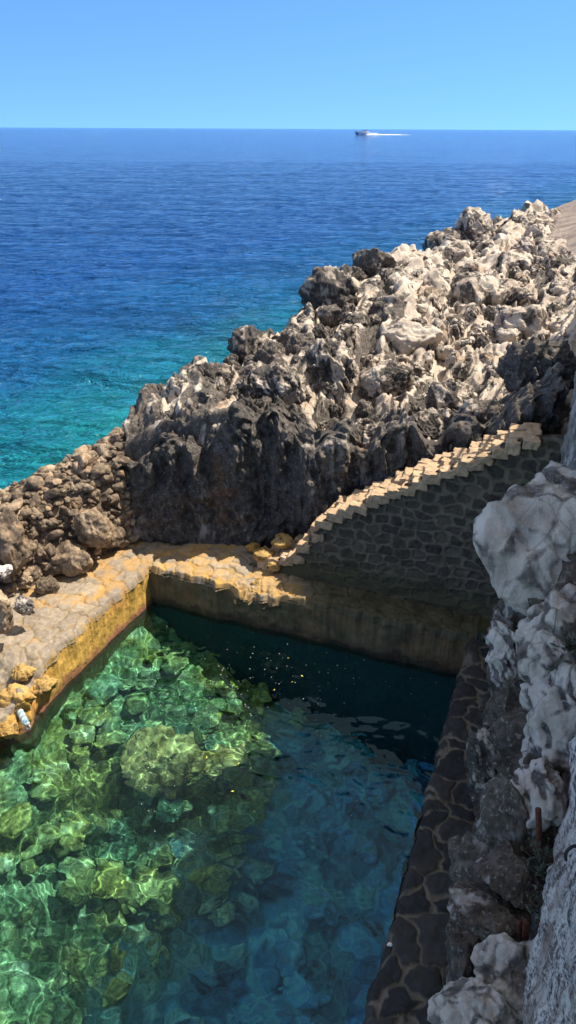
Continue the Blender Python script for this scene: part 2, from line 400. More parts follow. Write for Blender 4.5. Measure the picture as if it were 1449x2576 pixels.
def render_mat():
    m = N('rough_render')
    v = m.scaled((1, 1, .14)); n = m.noise(75, 7, .75, vec=v); g = m.noise(17, 5, .65, vec=v); gr = m.noise(160, 4, .7)
    f = m.math('MULTIPLY_ADD', gr, .4, m.math('MULTIPLY', n, .6))
    c = m.mix(m.ramp(f, [(.44, 0.), (.54, 1.)]), (.10, .085, .09), (.80, .76, .74))
    c = m.mix(m.ramp(g, [(.46, 0.), (.60, .75)]), c, (.24, .17, .14))
    return m.done(c, .95, m.bump(f, 1., .02), .2)
M['render'] = render_mat()
def sand_mat():
    m = N('dusty_slope'); n = m.noise(1.2, 8, .7)
    c = m.ramp(n, [(.32, (.14, .11, .095)), (.5, (.27, .22, .19)), (.66, (.42, .35, .30))])
    return m.done(c, .95, m.bump(m.noise(6, 8, .75), .8, .15))
M['dust'] = sand_mat()

# ------------------------------------------------------------------ plan of the place (metres)
LZ = .60                                   # top of the pool ledge
C1 = np.array([-1.57, 7.13]); C2 = np.array([1.76, 5.84]); W = (C2-C1)/np.linalg.norm(C2-C1)
DL = np.array([-2.26, 5.47]) - C1; DL /= np.linalg.norm(DL)
DR = np.array([.43, 2.33]) - C2; DR /= np.linalg.norm(DR)
WA = np.array([-.16, 7.02]); WW = np.array([.93, -.367]); WN = np.array([.367, .93])   # stair wall front line

CREST = np.array([(-3.6, 8.1), (-2.9, 8.35), (-2.04, 8.6), (-1.76, 9.3), (-1.26, 9.8), (-.76, 10.5), (-.08, 12), (.57, 14), (1.52, 16), (2.39, 18), (3.95, 21), (5.76, 24), (9.32, 30), (12.98, 36), (20, 46)])
FRONT = np.array([(-3.6, 7.3), (-2.6, 7.7), (-1.9, 7.95), (-.5, 7.85), (-.05, 7.85), (.35, 7.62), (.95, 7.42), (1.4, 7.22), (2.2, 6.95), (3.2, 6.6), (5, 6.2), (24, 6.0)])
def crest_y(x): return np.interp(x, CREST[:, 0], CREST[:, 1])
def front_y(x): return np.interp(x, FRONT[:, 0], FRONT[:, 1])
CP = [onY(*p) for p in [(310,1085,8.6),(385,985,9.3),(490,930,9.8),(590,900,10.5),(710,830,12),(800,725,14),(905,680,16),(980,660,18),(1090,630,21),(1195,600,24),(1340,556,30),(1449,500,36),
    (380,1080,8.0),(620,1040,7.95),(620,960,8.8),(760,930,9),(830,890,9.8),(900,1000,8.8),(900,1080,8.2),(1050,960,9.5),(1050,850,11),(1200,900,10),(1200,750,13.5),(1350,800,11.5),(1300,650,19),(1300,1000,8.3),(1449,560,22),(1420,650,15),
    (960,1110,7.6),(1100,1090,7.5),(830,1170,7.7)]]
CP += [np.array(p, float) for p in [(9, 12, 4.2), (14, 20, 5.5), (20, 32, 6), (6.5, 9, 3.4), (4.2, 7, 2.7), (12, 28, 3.3)]]
CP = np.array(CP)
def _rbf(a, b): return np.sqrt(((a[:, None, :]-b[None, :, :])**2).sum(2) + .15)
_S = np.array([1., .6])
_K = _rbf(CP[:, :2]*_S, CP[:, :2]*_S); _WT = np.linalg.solve(_K + .02*np.eye(len(CP)), CP[:, 2]-2.3)
def macro(x, y):
    q = np.stack([x, y], 1)*_S; out = np.zeros(len(x))
    for i in range(0, len(x), 20000): out[i:i+20000] = 2.3 + _rbf(q[i:i+20000], CP[:, :2]*_S) @ _WT
    return np.clip(out, .8, 7) - 1.5*sstep(-2.05, -2.5, x)
def crest_dist(x, y):
    """positive on the land side"""
    best = np.full(len(x), 1e9); sg = np.ones(len(x))
    for a, b in zip(CREST[:-1], CREST[1:]):
        ab = b-a; L2 = ab@ab; t = np.clip(((x-a[0])*ab[0] + (y-a[1])*ab[1])/L2, 0, 1)
        dx = x-a[0]-t*ab[0]; dy = y-a[1]-t*ab[1]; d = np.hypot(dx, dy)
        s = np.sign(dx*ab[1] - dy*ab[0]); m_ = d < best; best = np.where(m_, d, best); sg = np.where(m_, s, sg)
    return best*sg
def ground_z(x, y):
    z = macro(x, y)
    cd = crest_dist(x, y)
    z = z*1.0 - 3.2*sstep(.05, -1.1-.03*y, cd)*1.2
    z = z - (z-np.where(x > 2.25, .2, -3.))*sstep(.0, -.22, y - front_y(x))
    return z

# ------------------------------------------------------------------ sea
def build_sea():
    naz, nr = 420, 620
    az = np.radians(np.linspace(-62, 62, naz)); t = np.linspace(0, 1, nr)
    r = np.where(t < .8, 8.3*np.exp(t/.8*math.log(140/8.3)), 140*np.exp((t-.8)/.2*math.log(40000/140)))
    A, Rr = np.meshgrid(az, r, indexing='ij')
    rin = np.where(np.degrees(A) < -24, 4.3/np.abs(np.sin(A)+1e-9)*1.0, 8.3)
    rin = np.clip(rin, 4.8, 8.3); Rr = Rr - (8.3-rin)*np.clip(1-(Rr-8.3)/8, 0, 1)
    X = (Rr*np.sin(A)).ravel(); Y = (Rr*np.cos(A)).ravel()
    q = np.stack([X, Y, np.zeros_like(X)], 1); rr = Rr.ravel()
    th = .35; qa = np.stack([(X*math.cos(th)+Y*math.sin(th))*.55, (-X*math.sin(th)+Y*math.cos(th))*1.05, X*0], 1)
    fade = lambda L: np.clip(1.6 - rr/L, 0, 1)
    z = 0.085*ridged(qa*.55, 3)*fade(120) + .065*ridged(qa*1.5+5, 2)*fade(50) + .055*ridged(qa*3.1+25, 2)*fade(26) + .06*perlin(qa*.16)
    o = mk('sea_water', np.stack([X, Y, z-.02], 1), grid_faces(naz, nr), M['sea'])
    tag(o, kind='structure')
build_sea()

# ------------------------------------------------------------------ headland terrain
def build_headland():
    nu, nv = 640, 560
    az = np.linspace(-.46, .62, nu); 
    yy = np.concatenate([np.linspace(6.4, 9, 210)[:-1], np.exp(np.linspace(math.log(9), math.log(46), nv-209))])
    A, YY = np.meshgrid(az, yy, indexing='ij'); X = (A*YY).ravel(); Y = YY.ravel()
    z = ground_z(X, Y)
    P = np.stack([X, Y, z], 1)
    s = np.clip(Y/11, .75, 2.2)                                  # boulders are coarser further along the shore
    q = P*np.array([1, 1, .7])
    wq = q + .12*np.stack([fbm(q*1.8+k*31, 4) for k in range(3)], 1)
    F1, F2, idd = voro(wq*1.7/ s[:, None]*1.0); lump = (1-F1)
    F1b, F2b, _ = voro(wq*4.3/s[:, None]+11)
    rg = ridged(wq*2.6/s[:, None], 4)
    sand = sstep(.0, 1.0, X - (np.interp(Y, [8, 11, 15, 22, 30], [4.6, 4.7, 5.0, 6.7, 9.6])))
    amp = s*(1-.93*sand)*sstep(-.3, .25, Y-front_y(X))
    fc, fe = blocks(wq*1.5/s[:, None]+2.2, .8); fc2, fe2 = blocks(wq*3.6/s[:, None]+7, .8); fn = fins(P/s[:, None], 1.5)
    d = amp*(.38*(lump-.45) + .30*np.tanh(fc*.75) + .13*np.tanh(fc2) + .13*(fn-.45) + .05*(rg-.3) + .05*fbm(P*9/s[:, None], 3))
    z = z + d
    hx = .12*amp*fbm(P*1.9+7, 3); hy = .12*amp*fbm(P*1.9+70, 3)
    groove = np.clip(1-fe*5, 0, 1)*.5 + np.clip(.62-fn, 0, 1)*1.6
    V = np.stack([X+hx, Y+hy, z], 1)
    F = grid_faces(nu, nv)
    sm = sand.reshape(nu, nv)[:-1, :-1].ravel() > .45
    o = mk('rocky_headland', V, F, M['slope_rock'], attrs={'groove': groove}, smooth=True)
    o.data.materials.append(M['dust']); o.data.polygons.foreach_set('material_index', sm.astype(np.int32))
    tag(o, kind='structure')
    return V
HV = build_headland()

def build_cliff():
    path = np.array([(-2.35, 8.35), (-2.0, 7.95), (-1.84, 7.74), (-1.2, 7.70), (-.5, 7.66), (-.2, 7.72), (.1, 7.62), (.35, 7.5), (.7, 7.45), (1.0, 7.32), (1.5, 7.1), (2.2, 6.9), (2.7, 6.9)])
    top = np.array([1.25, 1.5, 1.75, 1.95, 2.1, 2.15, 2.05, 1.95, 1.95, 2.05, 2.2, 2.5, 2.6])
    seg = np.r_[0, np.cumsum(np.linalg.norm(np.diff(path, axis=0), axis=1))]
    nu, nv = 520, 230
    u = np.linspace(0, seg[-1], nu); px = np.interp(u, seg, path[:, 0]); py = np.interp(u, seg, path[:, 1]); tp = np.interp(u, seg, top)
    v = np.linspace(0, 1, nv); U, Vv = np.meshgrid(np.arange(nu), v, indexing='ij'); U = U.ravel(); Vv = Vv.ravel()
    tz = tp[U] + .30*fbm(np.stack([u[U]*1.6, 0*Vv, 0*Vv+4], 1), 3)
    f = np.clip(Vv/.68, 0, 1); back = np.clip((Vv-.60)/.40, 0, 1)
    x = px[U] + .12*back; y = py[U] + .75*back**1.25
    z = .35 + (tz-.35)*np.sin(f*math.pi/2)**1.15 - .25*back**3
    P = np.stack([x, y, z], 1)
    q = P*np.array([1, 1, .4]); wq = q + .2*np.stack([fbm(q*1.6+k*31, 3) for k in range(3)], 1)
    F1, F2, _ = voro(wq*1.9+3.3); rg = ridged(wq*3, 5); F1b, F2b, _ = voro(wq*5+1)
    fc, fe = blocks(wq*1.5+3, .8); fc2, fe2 = blocks(wq*4+3, .8); fn = fins(P, 1.4)
    d = .20*(.75-F1) + .17*fc + .11*fc2 + .05*fbm(P*7, 4) + .05*ridged(wq*4.5, 3) + (.05+.14*sstep(1.3, 1.9, z))*(fn-.4) + .04*(.6-F1b)
    d *= sstep(.3, .75, z)
    nrm = np.stack([np.zeros_like(x), -(1-back*.8), .25+back], 1); nrm /= np.linalg.norm(nrm, axis=1)[:, None]
    V = P + nrm*d[:, None]
    o = mk('dark_cliff', V, grid_faces(nu, nv), M['dark_rock'], attrs={'groove': np.clip(1-fe*6, 0, 1)*.6+np.clip(.6-fn, 0, 1)*.8})
    tag(o, kind='structure')
build_cliff()

# ------------------------------------------------------------------ rock generator
def rock_data(seed, dims, sub=5, cuts=14, facet=.80, grooves=.10, lump=.16, fine=.05, soft=.02):
    rs = np.random.RandomState(seed)
    V, F = ico(sub); V = V.copy()
    k = rs.uniform(0, 100, 3)
    q0 = V + k
    V *= (1 + lump*fbm(q0*1.1, 2))[:, None]
    for _ in range(cuts):
        n = rs.normal(size=3); n[2] *= .7; n /= np.linalg.norm(n); d = rs.uniform(facet-.16, facet+.08)
        over = V@n - d; over = np.where(over > 0, over, 0); V -= np.outer(over*(1-soft), n)
    V *= np.array(dims)/2/np.abs(V).max(0)
    s = float(np.mean(dims)); nrm = V/ (np.array(dims)/2)**2; nrm /= np.linalg.norm(nrm, axis=1)[:, None]+1e-9
    q = V/s*2 + k
    qg = q*np.array([2.6, 2.6, .75]); qg = qg + .2*np.stack([fbm(q*1.5+j*19, 2) for j in range(3)], 1)
    g = ridged(qg, 4); F1, F2, _ = voro(q*np.array([2.0, 2.0, 1.1])+.3*np.stack([fbm(q*2+j*23, 2) for j in range(3)], 1))
    fc, fe = blocks(q*1.35+5, .8); fn = fins(q, .9 if grooves > .07 else .6)
    fc2, fe2 = blocks(q*3.1+5, .8)
    d = s*(grooves*.8*(fn-.5) + .075*fc + .035*fc2 + .05*(.55-F1) + fine*(ridged(q*5, 3)-.4)*.6 + .45*fine*fbm(q*11, 3))
    V = V + nrm*d[:, None]
    groove = np.clip(.60-fn, 0, 1)*1.6*min(1, grooves/.1) + np.clip(1-fe*6, 0, 1)*.4 + np.clip(.45-g, 0, 1)*.5
    return V, F, groove
def rock(name, seed, loc, dims, mat, label, cat='rock', group=None, rot=(0, 0, 0), **kw):
    if mat in (M['white_rock'], M['pale_boulder']): kw.setdefault('fine', .016)
    V, F, g = rock_data(seed, dims, **kw)
    o = mk(name, V, F, mat, attrs={'groove': g}); o.location = loc; o.rotation_euler = [R(a) for a in rot]
    return tag(o, label, cat, group)

# --- named boulders of the headland (pixel, distance along the view, size)
def at(px, py, Y): return tuple(onY(px, py, Y))
rock('boulder', 101, at(1195, 577, 22.5), (1.05, 1.1, 1.15), M['slope_rock'], 'biggest pale boulder standing alone on the skyline of the headland against the sea', 'boulder', sub=6, cuts=16, grooves=.05, lump=.1)
rock('rock_slab', 102, at(1140, 612, 22.5), (1.7, 1.2, .8), M['sea_rock'], 'dark flat rock slab just left of and below the biggest skyline boulder', 'rock', rot=(0, -8, 10))
rock('boulder', 103, at(945, 668, 15.5), (.95, .8, .7), M['slope_rock'], 'cream block with a rusty right end on the crest, in front of the sea', 'boulder', rot=(0, 8, 0))
rock('boulder', 104, at(975, 968, 9.0), (.66, .6, .60), M['sea_rock'], 'rounded grey boulder wedged in the middle of the slope above a dark gap', 'boulder', rot=(0, -18, 15), grooves=.05, cuts=10, lump=.12, sub=6)
rock('boulder', 105, at(1040, 850, 10.6), (.85, .7, .55), M['slope_rock'], 'smooth cream boulder with a flat lit face above the rounded grey boulder', 'boulder', rot=(10, 5, 30), grooves=.05)
rock('boulder', 106, at(1015, 1030, 8.7), (.42, .4, .32), M['slope_rock'], 'small pale angular block right under the rounded grey boulder', 'boulder', rot=(0, 20, 50), grooves=.04)
rock('rock_pinnacle', 107, at(825, 752, 13.4), (1.15, .8, 1.1), M['sea_rock'], 'dark grooved pinnacle at the water edge with a black base', 'rock', grooves=.16)
rock('rock_pinnacle', 108, at(640, 880, 10.6), (.75, .6, .75), M['sea_rock'], 'grooved grey crag rising out of the turquoise water at the shore', 'rock', grooves=.16)
rock('rock', 109, at(678, 846, 12.0), (.28, .28, .25), M['dark_rock'], 'small black rock sitting alone at the waterline behind the crags', 'rock')
rock('rock_pinnacle', 110, at(820, 950, 9.0), (.75, .6, .95), M['sea_rock'], 'tall fluted pale pinnacle with deep vertical dark grooves above the dark cliff', 'rock', grooves=.20, sub=6)
rock('boulder', 111, at(575, 1105, 7.85), (.5, .42, .5), M['sea_rock'], 'pale bulging boulder stuck on top of the dark cliff face', 'boulder', sub=6, grooves=.08)
rock('rock_pinnacle', 112, at(520, 965, 9.2), (.7, .6, .55), M['sea_rock'], 'ragged grey crest with white tips at the left end of the headland', 'rock', grooves=.18, sub=6)
rock('rock_ridge', 113, at(455, 990, 8.9), (.5, .5, .5), M['sea_rock'], 'fluted knob on the crest directly above the rubble wall end', 'rock', grooves=.18)
rock('rock_ridge', 114, at(700, 975, 8.5), (.9, .6, .55), M['sea_rock'], 'broad pale ridge of fluted rock along the top edge of the dark cliff', 'rock', grooves=.15, sub=6)
rock('rock_ridge', 115, at(845, 1215, 7.55), (.62, .42, .62), M['dark_rock'], 'dark rock mass leaning on the back of the lower stairs', 'rock', rot=(0, -35, -20), sub=6)
rock('rock_ridge', 116, at(960, 1110, 7.65), (.8, .45, .42), M['sea_rock'], 'grey ridge with pale top running beside the middle of the stairs', 'rock', rot=(0, -18, -20), sub=6)
rock('rock_ridge', 117, at(1100, 1085, 7.5), (.75, .4, .45), M['sea_rock'], 'pale rock ridge behind the upper stairs', 'rock', rot=(0, -14, -20), sub=6)
rock('boulder', 118, at(1215, 1050, 7.4), (.55, .4, .38), M['slope_rock'], 'smooth beige boulder at the head of the stairs', 'boulder', rot=(0, -5, -20), grooves=.06)
rock('boulder', 119, at(1350, 940, 8.0), (.85, .7, .7), M['dark_rock'], 'large dark boulder in the shade beside the retaining wall', 'boulder', sub=6)
rock('boulder', 120, at(1210, 745, 13.0), (1.0, .8, .8), M['slope_rock'], 'rounded cream boulder in the middle of the sunlit slope', 'boulder', grooves=.06)
rock('boulder', 121, at(1290, 680, 15.5), (1.1, .9, .8), M['slope_rock'], 'beige dome of rock high on the slope near the dusty bank', 'boulder', grooves=.07)
rock('boulder', 122, at(1320, 815, 10.8), (.8, .6, .5), M['slope_rock'], 'warm cream block above the shaded dark boulder', 'boulder', grooves=.07)
rock('boulder', 123, at(1130, 1010, 8.3), (.55, .5, .5), M['slope_rock'], 'round cream boulder with dark stain above the pale ridge', 'boulder', grooves=.08)

# --- the mass of jagged rocks on the slope: prototypes, then copies
def scatter_rocks():
    protos = []
    for k in range(14):
        rs = np.random.RandomState(300+k)
        dims = (1, rs.uniform(.7, 1.0), rs.uniform(.75, 1.35) if k % 2 else rs.uniform(.5, .8))
        V, F, g = rock_data(400+k, dims, sub=5, cuts=int(rs.randint(9, 20)), grooves=rs.uniform(.10, .22) if k % 3 else .05, lump=.25)
        me = mk('jagged_rock', V, F, M['slope_rock'], attrs={'groove': g}); protos.append(me)
    rs = np.random.RandomState(5); n = 0; placed = []
    tries = 0
    used = set()
    while n < 285 and tries < 9000:
        tries += 1
        Y = math.exp(rs.uniform(math.log(8.0), math.log(34))); a = rs.uniform(-.24, .42); x = a*Y
        cd = crest_dist(np.array([x]), np.array([Y]))[0]
        if cd < .05 or Y < front_y(x)+.28: continue
        sx = np.interp(Y, [8, 11, 15, 22, 30], [4.8, 5.0, 5.4, 7.2, 10.2])
        if x > sx: continue
        near_crest = cd < .05*Y
        s = .034*Y*rs.uniform(.55, 1.35)*(1.0 if not near_crest else .8)
        if any((x-p)**2 + (Y-q)**2 < (.42*(s+r_))**2 for p, q, r_ in placed): continue
        placed.append((x, Y, s))
        k = rs.randint(len(protos)); src = protos[k]
        if k in used: o = src.copy(); COL.objects.link(o)
        else: o = src; used.add(k)
        z = ground_z(np.array([x]), np.array([Y]))[0] + .07*s*rs.uniform(-3, 1.6)
        o.location = (x, Y, z); o.scale = (s, s, s*rs.uniform(.8, 1.2))
        o.rotation_euler = (R(rs.uniform(-22, 22)), R(rs.uniform(-22, 22)), R(rs.uniform(0, 360)))
        if near_crest or x < .9:
            o.name = 'fluted_rock'
            tag(o, 'one of many grey fluted white tipped rocks along the seaward crest of the headland', 'rock', 'fluted rocks along the seaward crest')
        else:
            tag(o, 'one of the many cream jagged rocks heaped over the sunlit inner slope of the headland', 'rock', 'jagged rocks heaped on the sunlit slope')
        n += 1
    for k, p in enumerate(protos):
        if k not in used: bpy.data.objects.remove(p)
scatter_rocks()

# ------------------------------------------------------------------ masonry surfaces
def masonry_sheet(name, P0, U, V, nu, nv, wu, wv, nrm, mat, parent, su, sv, raise_=.02, rough=.02, mortar=.16, seed=0, rows=True, recess=False, warp=1., jit=.8, mask=None, smoothlow=None, extra=None, flip=False):
    u = np.linspace(0, wu, nu); v = np.linspace(0, wv, nv)
    a, b = np.meshgrid(u, v, indexing='ij'); a = a.ravel(); b = b.ravel()
    P = np.array(P0)[None] + np.outer(a, U) + np.outer(b, V)
    qa = np.stack([a, b, np.full_like(a, seed*3.7)], 1)
    wa = a + .05*warp*fbm(qa*3.5, 3); wb = b + .035*warp*fbm(qa*3.5+40, 3)
    F1, F2, idd = cells2(wa + seed*13.1, wb + seed*7.7, su, sv, jit=jit, rows=rows)
    e = F2-F1
    mk_ = mortar*(1 + .45*fbm(qa*2.2+9, 2)); mo = 1 - sstep(mk_*.6, mk_*1.15, e + .07*fbm(qa*14, 4))
    tone = RT[idd, 3]
    st = (1-mo)
    dome = np.clip(e*3.2, 0, 1)**.5
    d = (raise_*dome*(.5+tone) if not recess else -raise_*st*(.4+tone)+.3*raise_*dome*st) + rough*fbm(qa*7, 5)*.7 + rough*.9*fbm(qa*1.3+3, 2)
    d = d - .3*rough*mo
    if smoothlow is not None:
        k = smoothlow(a, b); mo = np.maximum(mo, k*.9); d = d*(1-.6*k)
    X = P + np.outer(d, nrm)
    if extra is not None: X = extra(X, a, b)
    F = grid_faces(nu, nv, flip)
    o = mk(name, X, F, mat, parent, attrs={'mortar': mo, 'stone_tone': tone, 'groove': mo*.5})
    if mask is not None:
        keep = mask(a, b)
        bm = bmesh.new(); bm.from_mesh(o.data); bm.verts.ensure_lookup_table()
        bmesh.ops.delete(bm, geom=[bm.verts[i] for i in np.where(~keep)[0]], context='VERTS'); bm.to_mesh(o.data); bm.free(); o.data.shade_smooth()
    return o

UP = np.array([0, 0, 1.]); v3 = lambda p, z=0.: np.array([p[0], p[1], z])
# --- the pool ledge: left arm, far arm, right arm
ledge = empty('pool_ledge', (0, 6, 0), 'ochre and grey stone paved ledge that frames the sea pool on three sides', 'ledge')
def arm(name, wallname, P, Q, width, out, mat, wallmat, seed, su=.27, sv=.22, n=(360, 90), zt=LZ, rough=.02, edge=.03, flip=False, ext=None, mort=.085, wr=1., row=False, wflip=False, back=0.):
    P = v3(P, zt); Q = v3(Q, zt); U = (Q-P); L = np.linalg.norm(U); U /= L; O = v3(out)
    def edgefix(X, a, b):
        e = np.exp(-b/.05); X = X.copy(); a = a-back
        q = np.stack([a*4, b*0+seed, b*0], 1)
        X[:, 2] -= .015*e + .07*np.clip(1-b/.025, 0, 1); X -= np.outer(.006*np.clip(1-b/.025, 0, 1), O)
        X += np.outer(np.exp(-b/.09)*edge*fbm(q*1.6, 4), O)
        return ext(X, a, b) if ext else X
    t = masonry_sheet(name, P-U*back, U, O, n[0], n[1], L+back, width, UP, mat, ledge, su, sv, raise_=.016, rough=rough*.8, mortar=mort, warp=2.2, seed=seed, rows=row, extra=edgefix, flip=flip)
    # wall down into the water
    nu, nv = n[0], 120; u = np.linspace(0, L, nu); v = np.linspace(0, 1, nv)
    a, b = np.meshgrid(u, v, indexing='ij'); a = a.ravel(); b = b.ravel()
    z = zt - .05 - b*2.6
    q = np.stack([a*4, a*0+seed, a*0], 1); e0 = edge*fbm(q*1.6, 4)
    X = P[None] + np.outer(a, U); X[:, 2] = z
    q2 = np.stack([a, z, a*0+seed*5.], 1)
    d = .016*wr*fbm(q2*2, 6)*sstep(0, .05, b) + .005*fbm(q2*14, 3)*sstep(0, .03, b) 
    bulge = .12*sstep(.24, .7, b)                         # weedy foot under water
    X += np.outer(e0*np.exp(-b*12) - d - bulge, O)
    X[:, 2] += .03*fbm(q*1.1+4, 3)*np.exp(-b*30) 
    if ext: X = ext(X, a, b*2.6)
    wobj = mk(wallname, X, grid_faces(nu, nv, wflip), wallmat, ledge); wobj.cycles.is_caustics_receiver = True
    return t
L2 = C1 + DL*4.6
outL = np.array([-DL[1], DL[0]])*-1 if False else np.array([DL[1], -DL[0]])     # away from the pool
def rough_end(X, a, b):
    # the near end of the left arm is eroded and crumbles down to the water
    k = sstep(1.75, 2.15, a); X = X.copy()
    q = np.stack([X[:, 0]*3, X[:, 1]*3, X[:, 2]*2], 1)
    X[:, 2] -= k*(.16 + .12*fbm(q, 4)); X[:, :2] += np.outer(k*(.10*fbm(q+9, 4) - .04), outL)
    return X
arm('paving', 'pool_wall', C1, L2, 1.35, outL, M['ledge_top'], M['wall_gold'], 1, su=.22, sv=.17, ext=rough_end, n=(640, 130), flip=True, wflip=False, back=.8)
outF = np.array([WN[0], WN[1]]); LF = np.linalg.norm(C2-C1)
LIT = 1.52
def crumble(X, a, b):
    k = sstep(.95, 1.15, a)*(1-sstep(1.5, 1.7, a)); X = X.copy(); q = np.stack([a*7, b*7, a*0], 1)
    X[:, 2] -= k*np.exp(-b/.16)*(.05+.10*np.abs(fbm(q, 4))); X[:, :2] -= np.outer(k*np.exp(-b/.2)*.10*fbm(q+3, 3), outF)
    return X
arm('paving', 'pool_wall', C1, C2+W*.06, .80, outF, M['ledge_far'], M['wall_shade'], 2, su=.22, sv=.17, n=(460, 130), ext=crumble, wflip=True, wr=2.4, edge=.045)
R2 = C2 + DR*7.2
outR = np.array([-DR[1], DR[0]])
if outR[0] < 0: outR = -outR
arm('paving', 'pool_wall', C2, R2, .62, outR, M['ledge_shade'], M['wall_shade'], 4, su=.21, sv=.20, mort=.12, n=(760, 90), edge=.025, wflip=False)

# ------------------------------------------------------------------ stairs
stair = empty('stone_staircase', (1, 6.6, LZ), 'steep rubble stone staircase climbing right from the ledge, steps sunlit and side wall in shade', 'staircase')
def stair_top(t):       # height of the front edge along the wall line
    return np.interp(t, [-.35, -.1, .24, .42, .6, 1.13, 1.7, 2.14, 2.37, 2.7], [.63, .72, .86, 1.12, 1.40, 1.75, 2.11, 2.38, 2.53, 2.6])
STW = 3.05
def stair_mask(a, b):
    q = np.stack([a*6, a*0, a*0+3], 1)
    stepq = np.floor(a/.14)*.14+.07
    top = .55*stair_top(a-.30)+.45*stair_top(stepq-.30) + .03*fbm(q, 3)
    return b < top - LZ + .12
def low_plaster(a, b):
    q = np.stack([a*2, b*2, a*0], 1)
    return .9*(1 - sstep(.10, .30, b + .16*fbm(q, 3)))
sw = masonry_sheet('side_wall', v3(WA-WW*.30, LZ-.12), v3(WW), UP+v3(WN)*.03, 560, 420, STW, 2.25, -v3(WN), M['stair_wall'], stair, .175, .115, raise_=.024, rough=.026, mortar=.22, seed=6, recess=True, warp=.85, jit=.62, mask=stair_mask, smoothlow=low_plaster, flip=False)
rs = np.random.RandomState(11)
def slab(name, c, ux, uy, dx, dy, dz, seed, mat, parent, rot=0, tilt=0):
    """irregular flat stone: rounded box with noise"""
    n = 14; bm = bmesh.new(); bmesh.ops.create_cube(bm, size=1); bmesh.ops.subdivide_edges(bm, edges=bm.edges[:], cuts=n, use_grid_fill=True)
    V = np.array([v.co[:] for v in bm.verts]); F = [[v.index for v in f.verts] for f in bm.faces]; bm.free()
    V = V*2; r = np.linalg.norm(V, axis=1); m_ = np.abs(V).max(1); V = V*(m_/r)[:, None]**.1 /2
    V = V*np.array([dx, dy, dz]); q = V*7+seed*3.1
    V += .013*np.stack([fbm(q*1.8+k*11, 5) for k in range(3)], 1); V[:, 2] += V[:, 0]*tilt
    Pw = np.array(c)[None] + np.outer(V[:, 0], ux) + np.outer(V[:, 1], uy) + np.outer(V[:, 2], UP)
    return Pw, F
nst = 23
for i in range(nst):
    t = -.18 + i*.117; zt = float(stair_top(t+.06)); wdt = .46 + .10*rs.rand()
    Vs = []; Fs = []; tone = []
    nb = rs.choice([3, 4]); edges_ = np.sort(np.r_[0, (np.arange(1, nb)+rs.uniform(-.15, .15, nb-1))/nb, 1])*wdt
    for k in range(nb):
        cxy = WA + WW*(t+.07+rs.uniform(-.03, .03)) + WN*((edges_[k]+edges_[k+1])/2 - .01)
        wk = edges_[k+1]-edges_[k]; tw_ = rs.uniform(-.16, .16)
        Pw, F = slab('s', (cxy[0], cxy[1], zt-.045+rs.uniform(-.014, .014)), v3(WW)*math.cos(tw_)+v3(WN)*math.sin(tw_), v3(WN)*math.cos(tw_)-v3(WW)*math.sin(tw_),   .165+rs.uniform(-.03, .05), wk*1.0, .075+rs.uniform(0, .03), i*5+k, None, None, tilt=rs.uniform(-.03, .10))
        b0 = sum(len(v) for v in Vs); Vs.append(Pw); Fs += [[j+b0 for j in f] for f in F]; tone += [rs.rand()]*len(Pw)
    V = np.concatenate(Vs)
    o = mk('step', V, Fs, M['step_stone'], stair, attrs={'mortar': np.zeros(len(V)), 'stone_tone': tone})
# solid core of the stair flight behind the wall
cv = []; cf = []; ts = np.linspace(-.3, 2.75, 40)
for t in ts:
    z = float(stair_top(t)) - .13
    for off, zz in ((.16, LZ-.3), (.16, z), (.5, z), (.5, LZ-.3)):
        p = WA + WW*t + WN*off; cv.append((p[0], p[1], zz))
for i in range(39):
    for k in range(3): cf.append((i*4+k, (i+1)*4+k, (i+1)*4+k+1, i*4+k+1))
cf += [(0, 1, 2, 3), (39*4+3, 39*4+2, 39*4+1, 39*4)]
mk('core', cv, cf, M['stair_wall'], stair, attrs={'mortar': np.full(len(cv), .5), 'stone_tone': np.full(len(cv), .5)})
# broken rocks at the foot of the stairs
for i, (px, py, Y, d, lab) in enumerate([(665, 1395, 7.15, .20, 'lumpy ochre stone at the very foot of the stairs'), (640, 1375, 7.4, .16, 'small brown stone between the cliff foot and the stairs'),
        (712, 1362, 7.2, .20, 'pitted tan stone resting on the lowest step'), (655, 1475, 6.85, .20, 'crusty yellow lump hanging at the broken ledge edge'), (610, 1462, 6.95, .16, 'yellow crusted knob under the broken ledge rim'),
        (690, 1425, 7.0, .15, 'tan chip of stone where sun and shade meet on the ledge')]):
    rock('rubble_stone', 500+i, at(px, py, Y), (d*1.25, d, d*.8), M['ochre_rock'], lab, 'stone', sub=4)

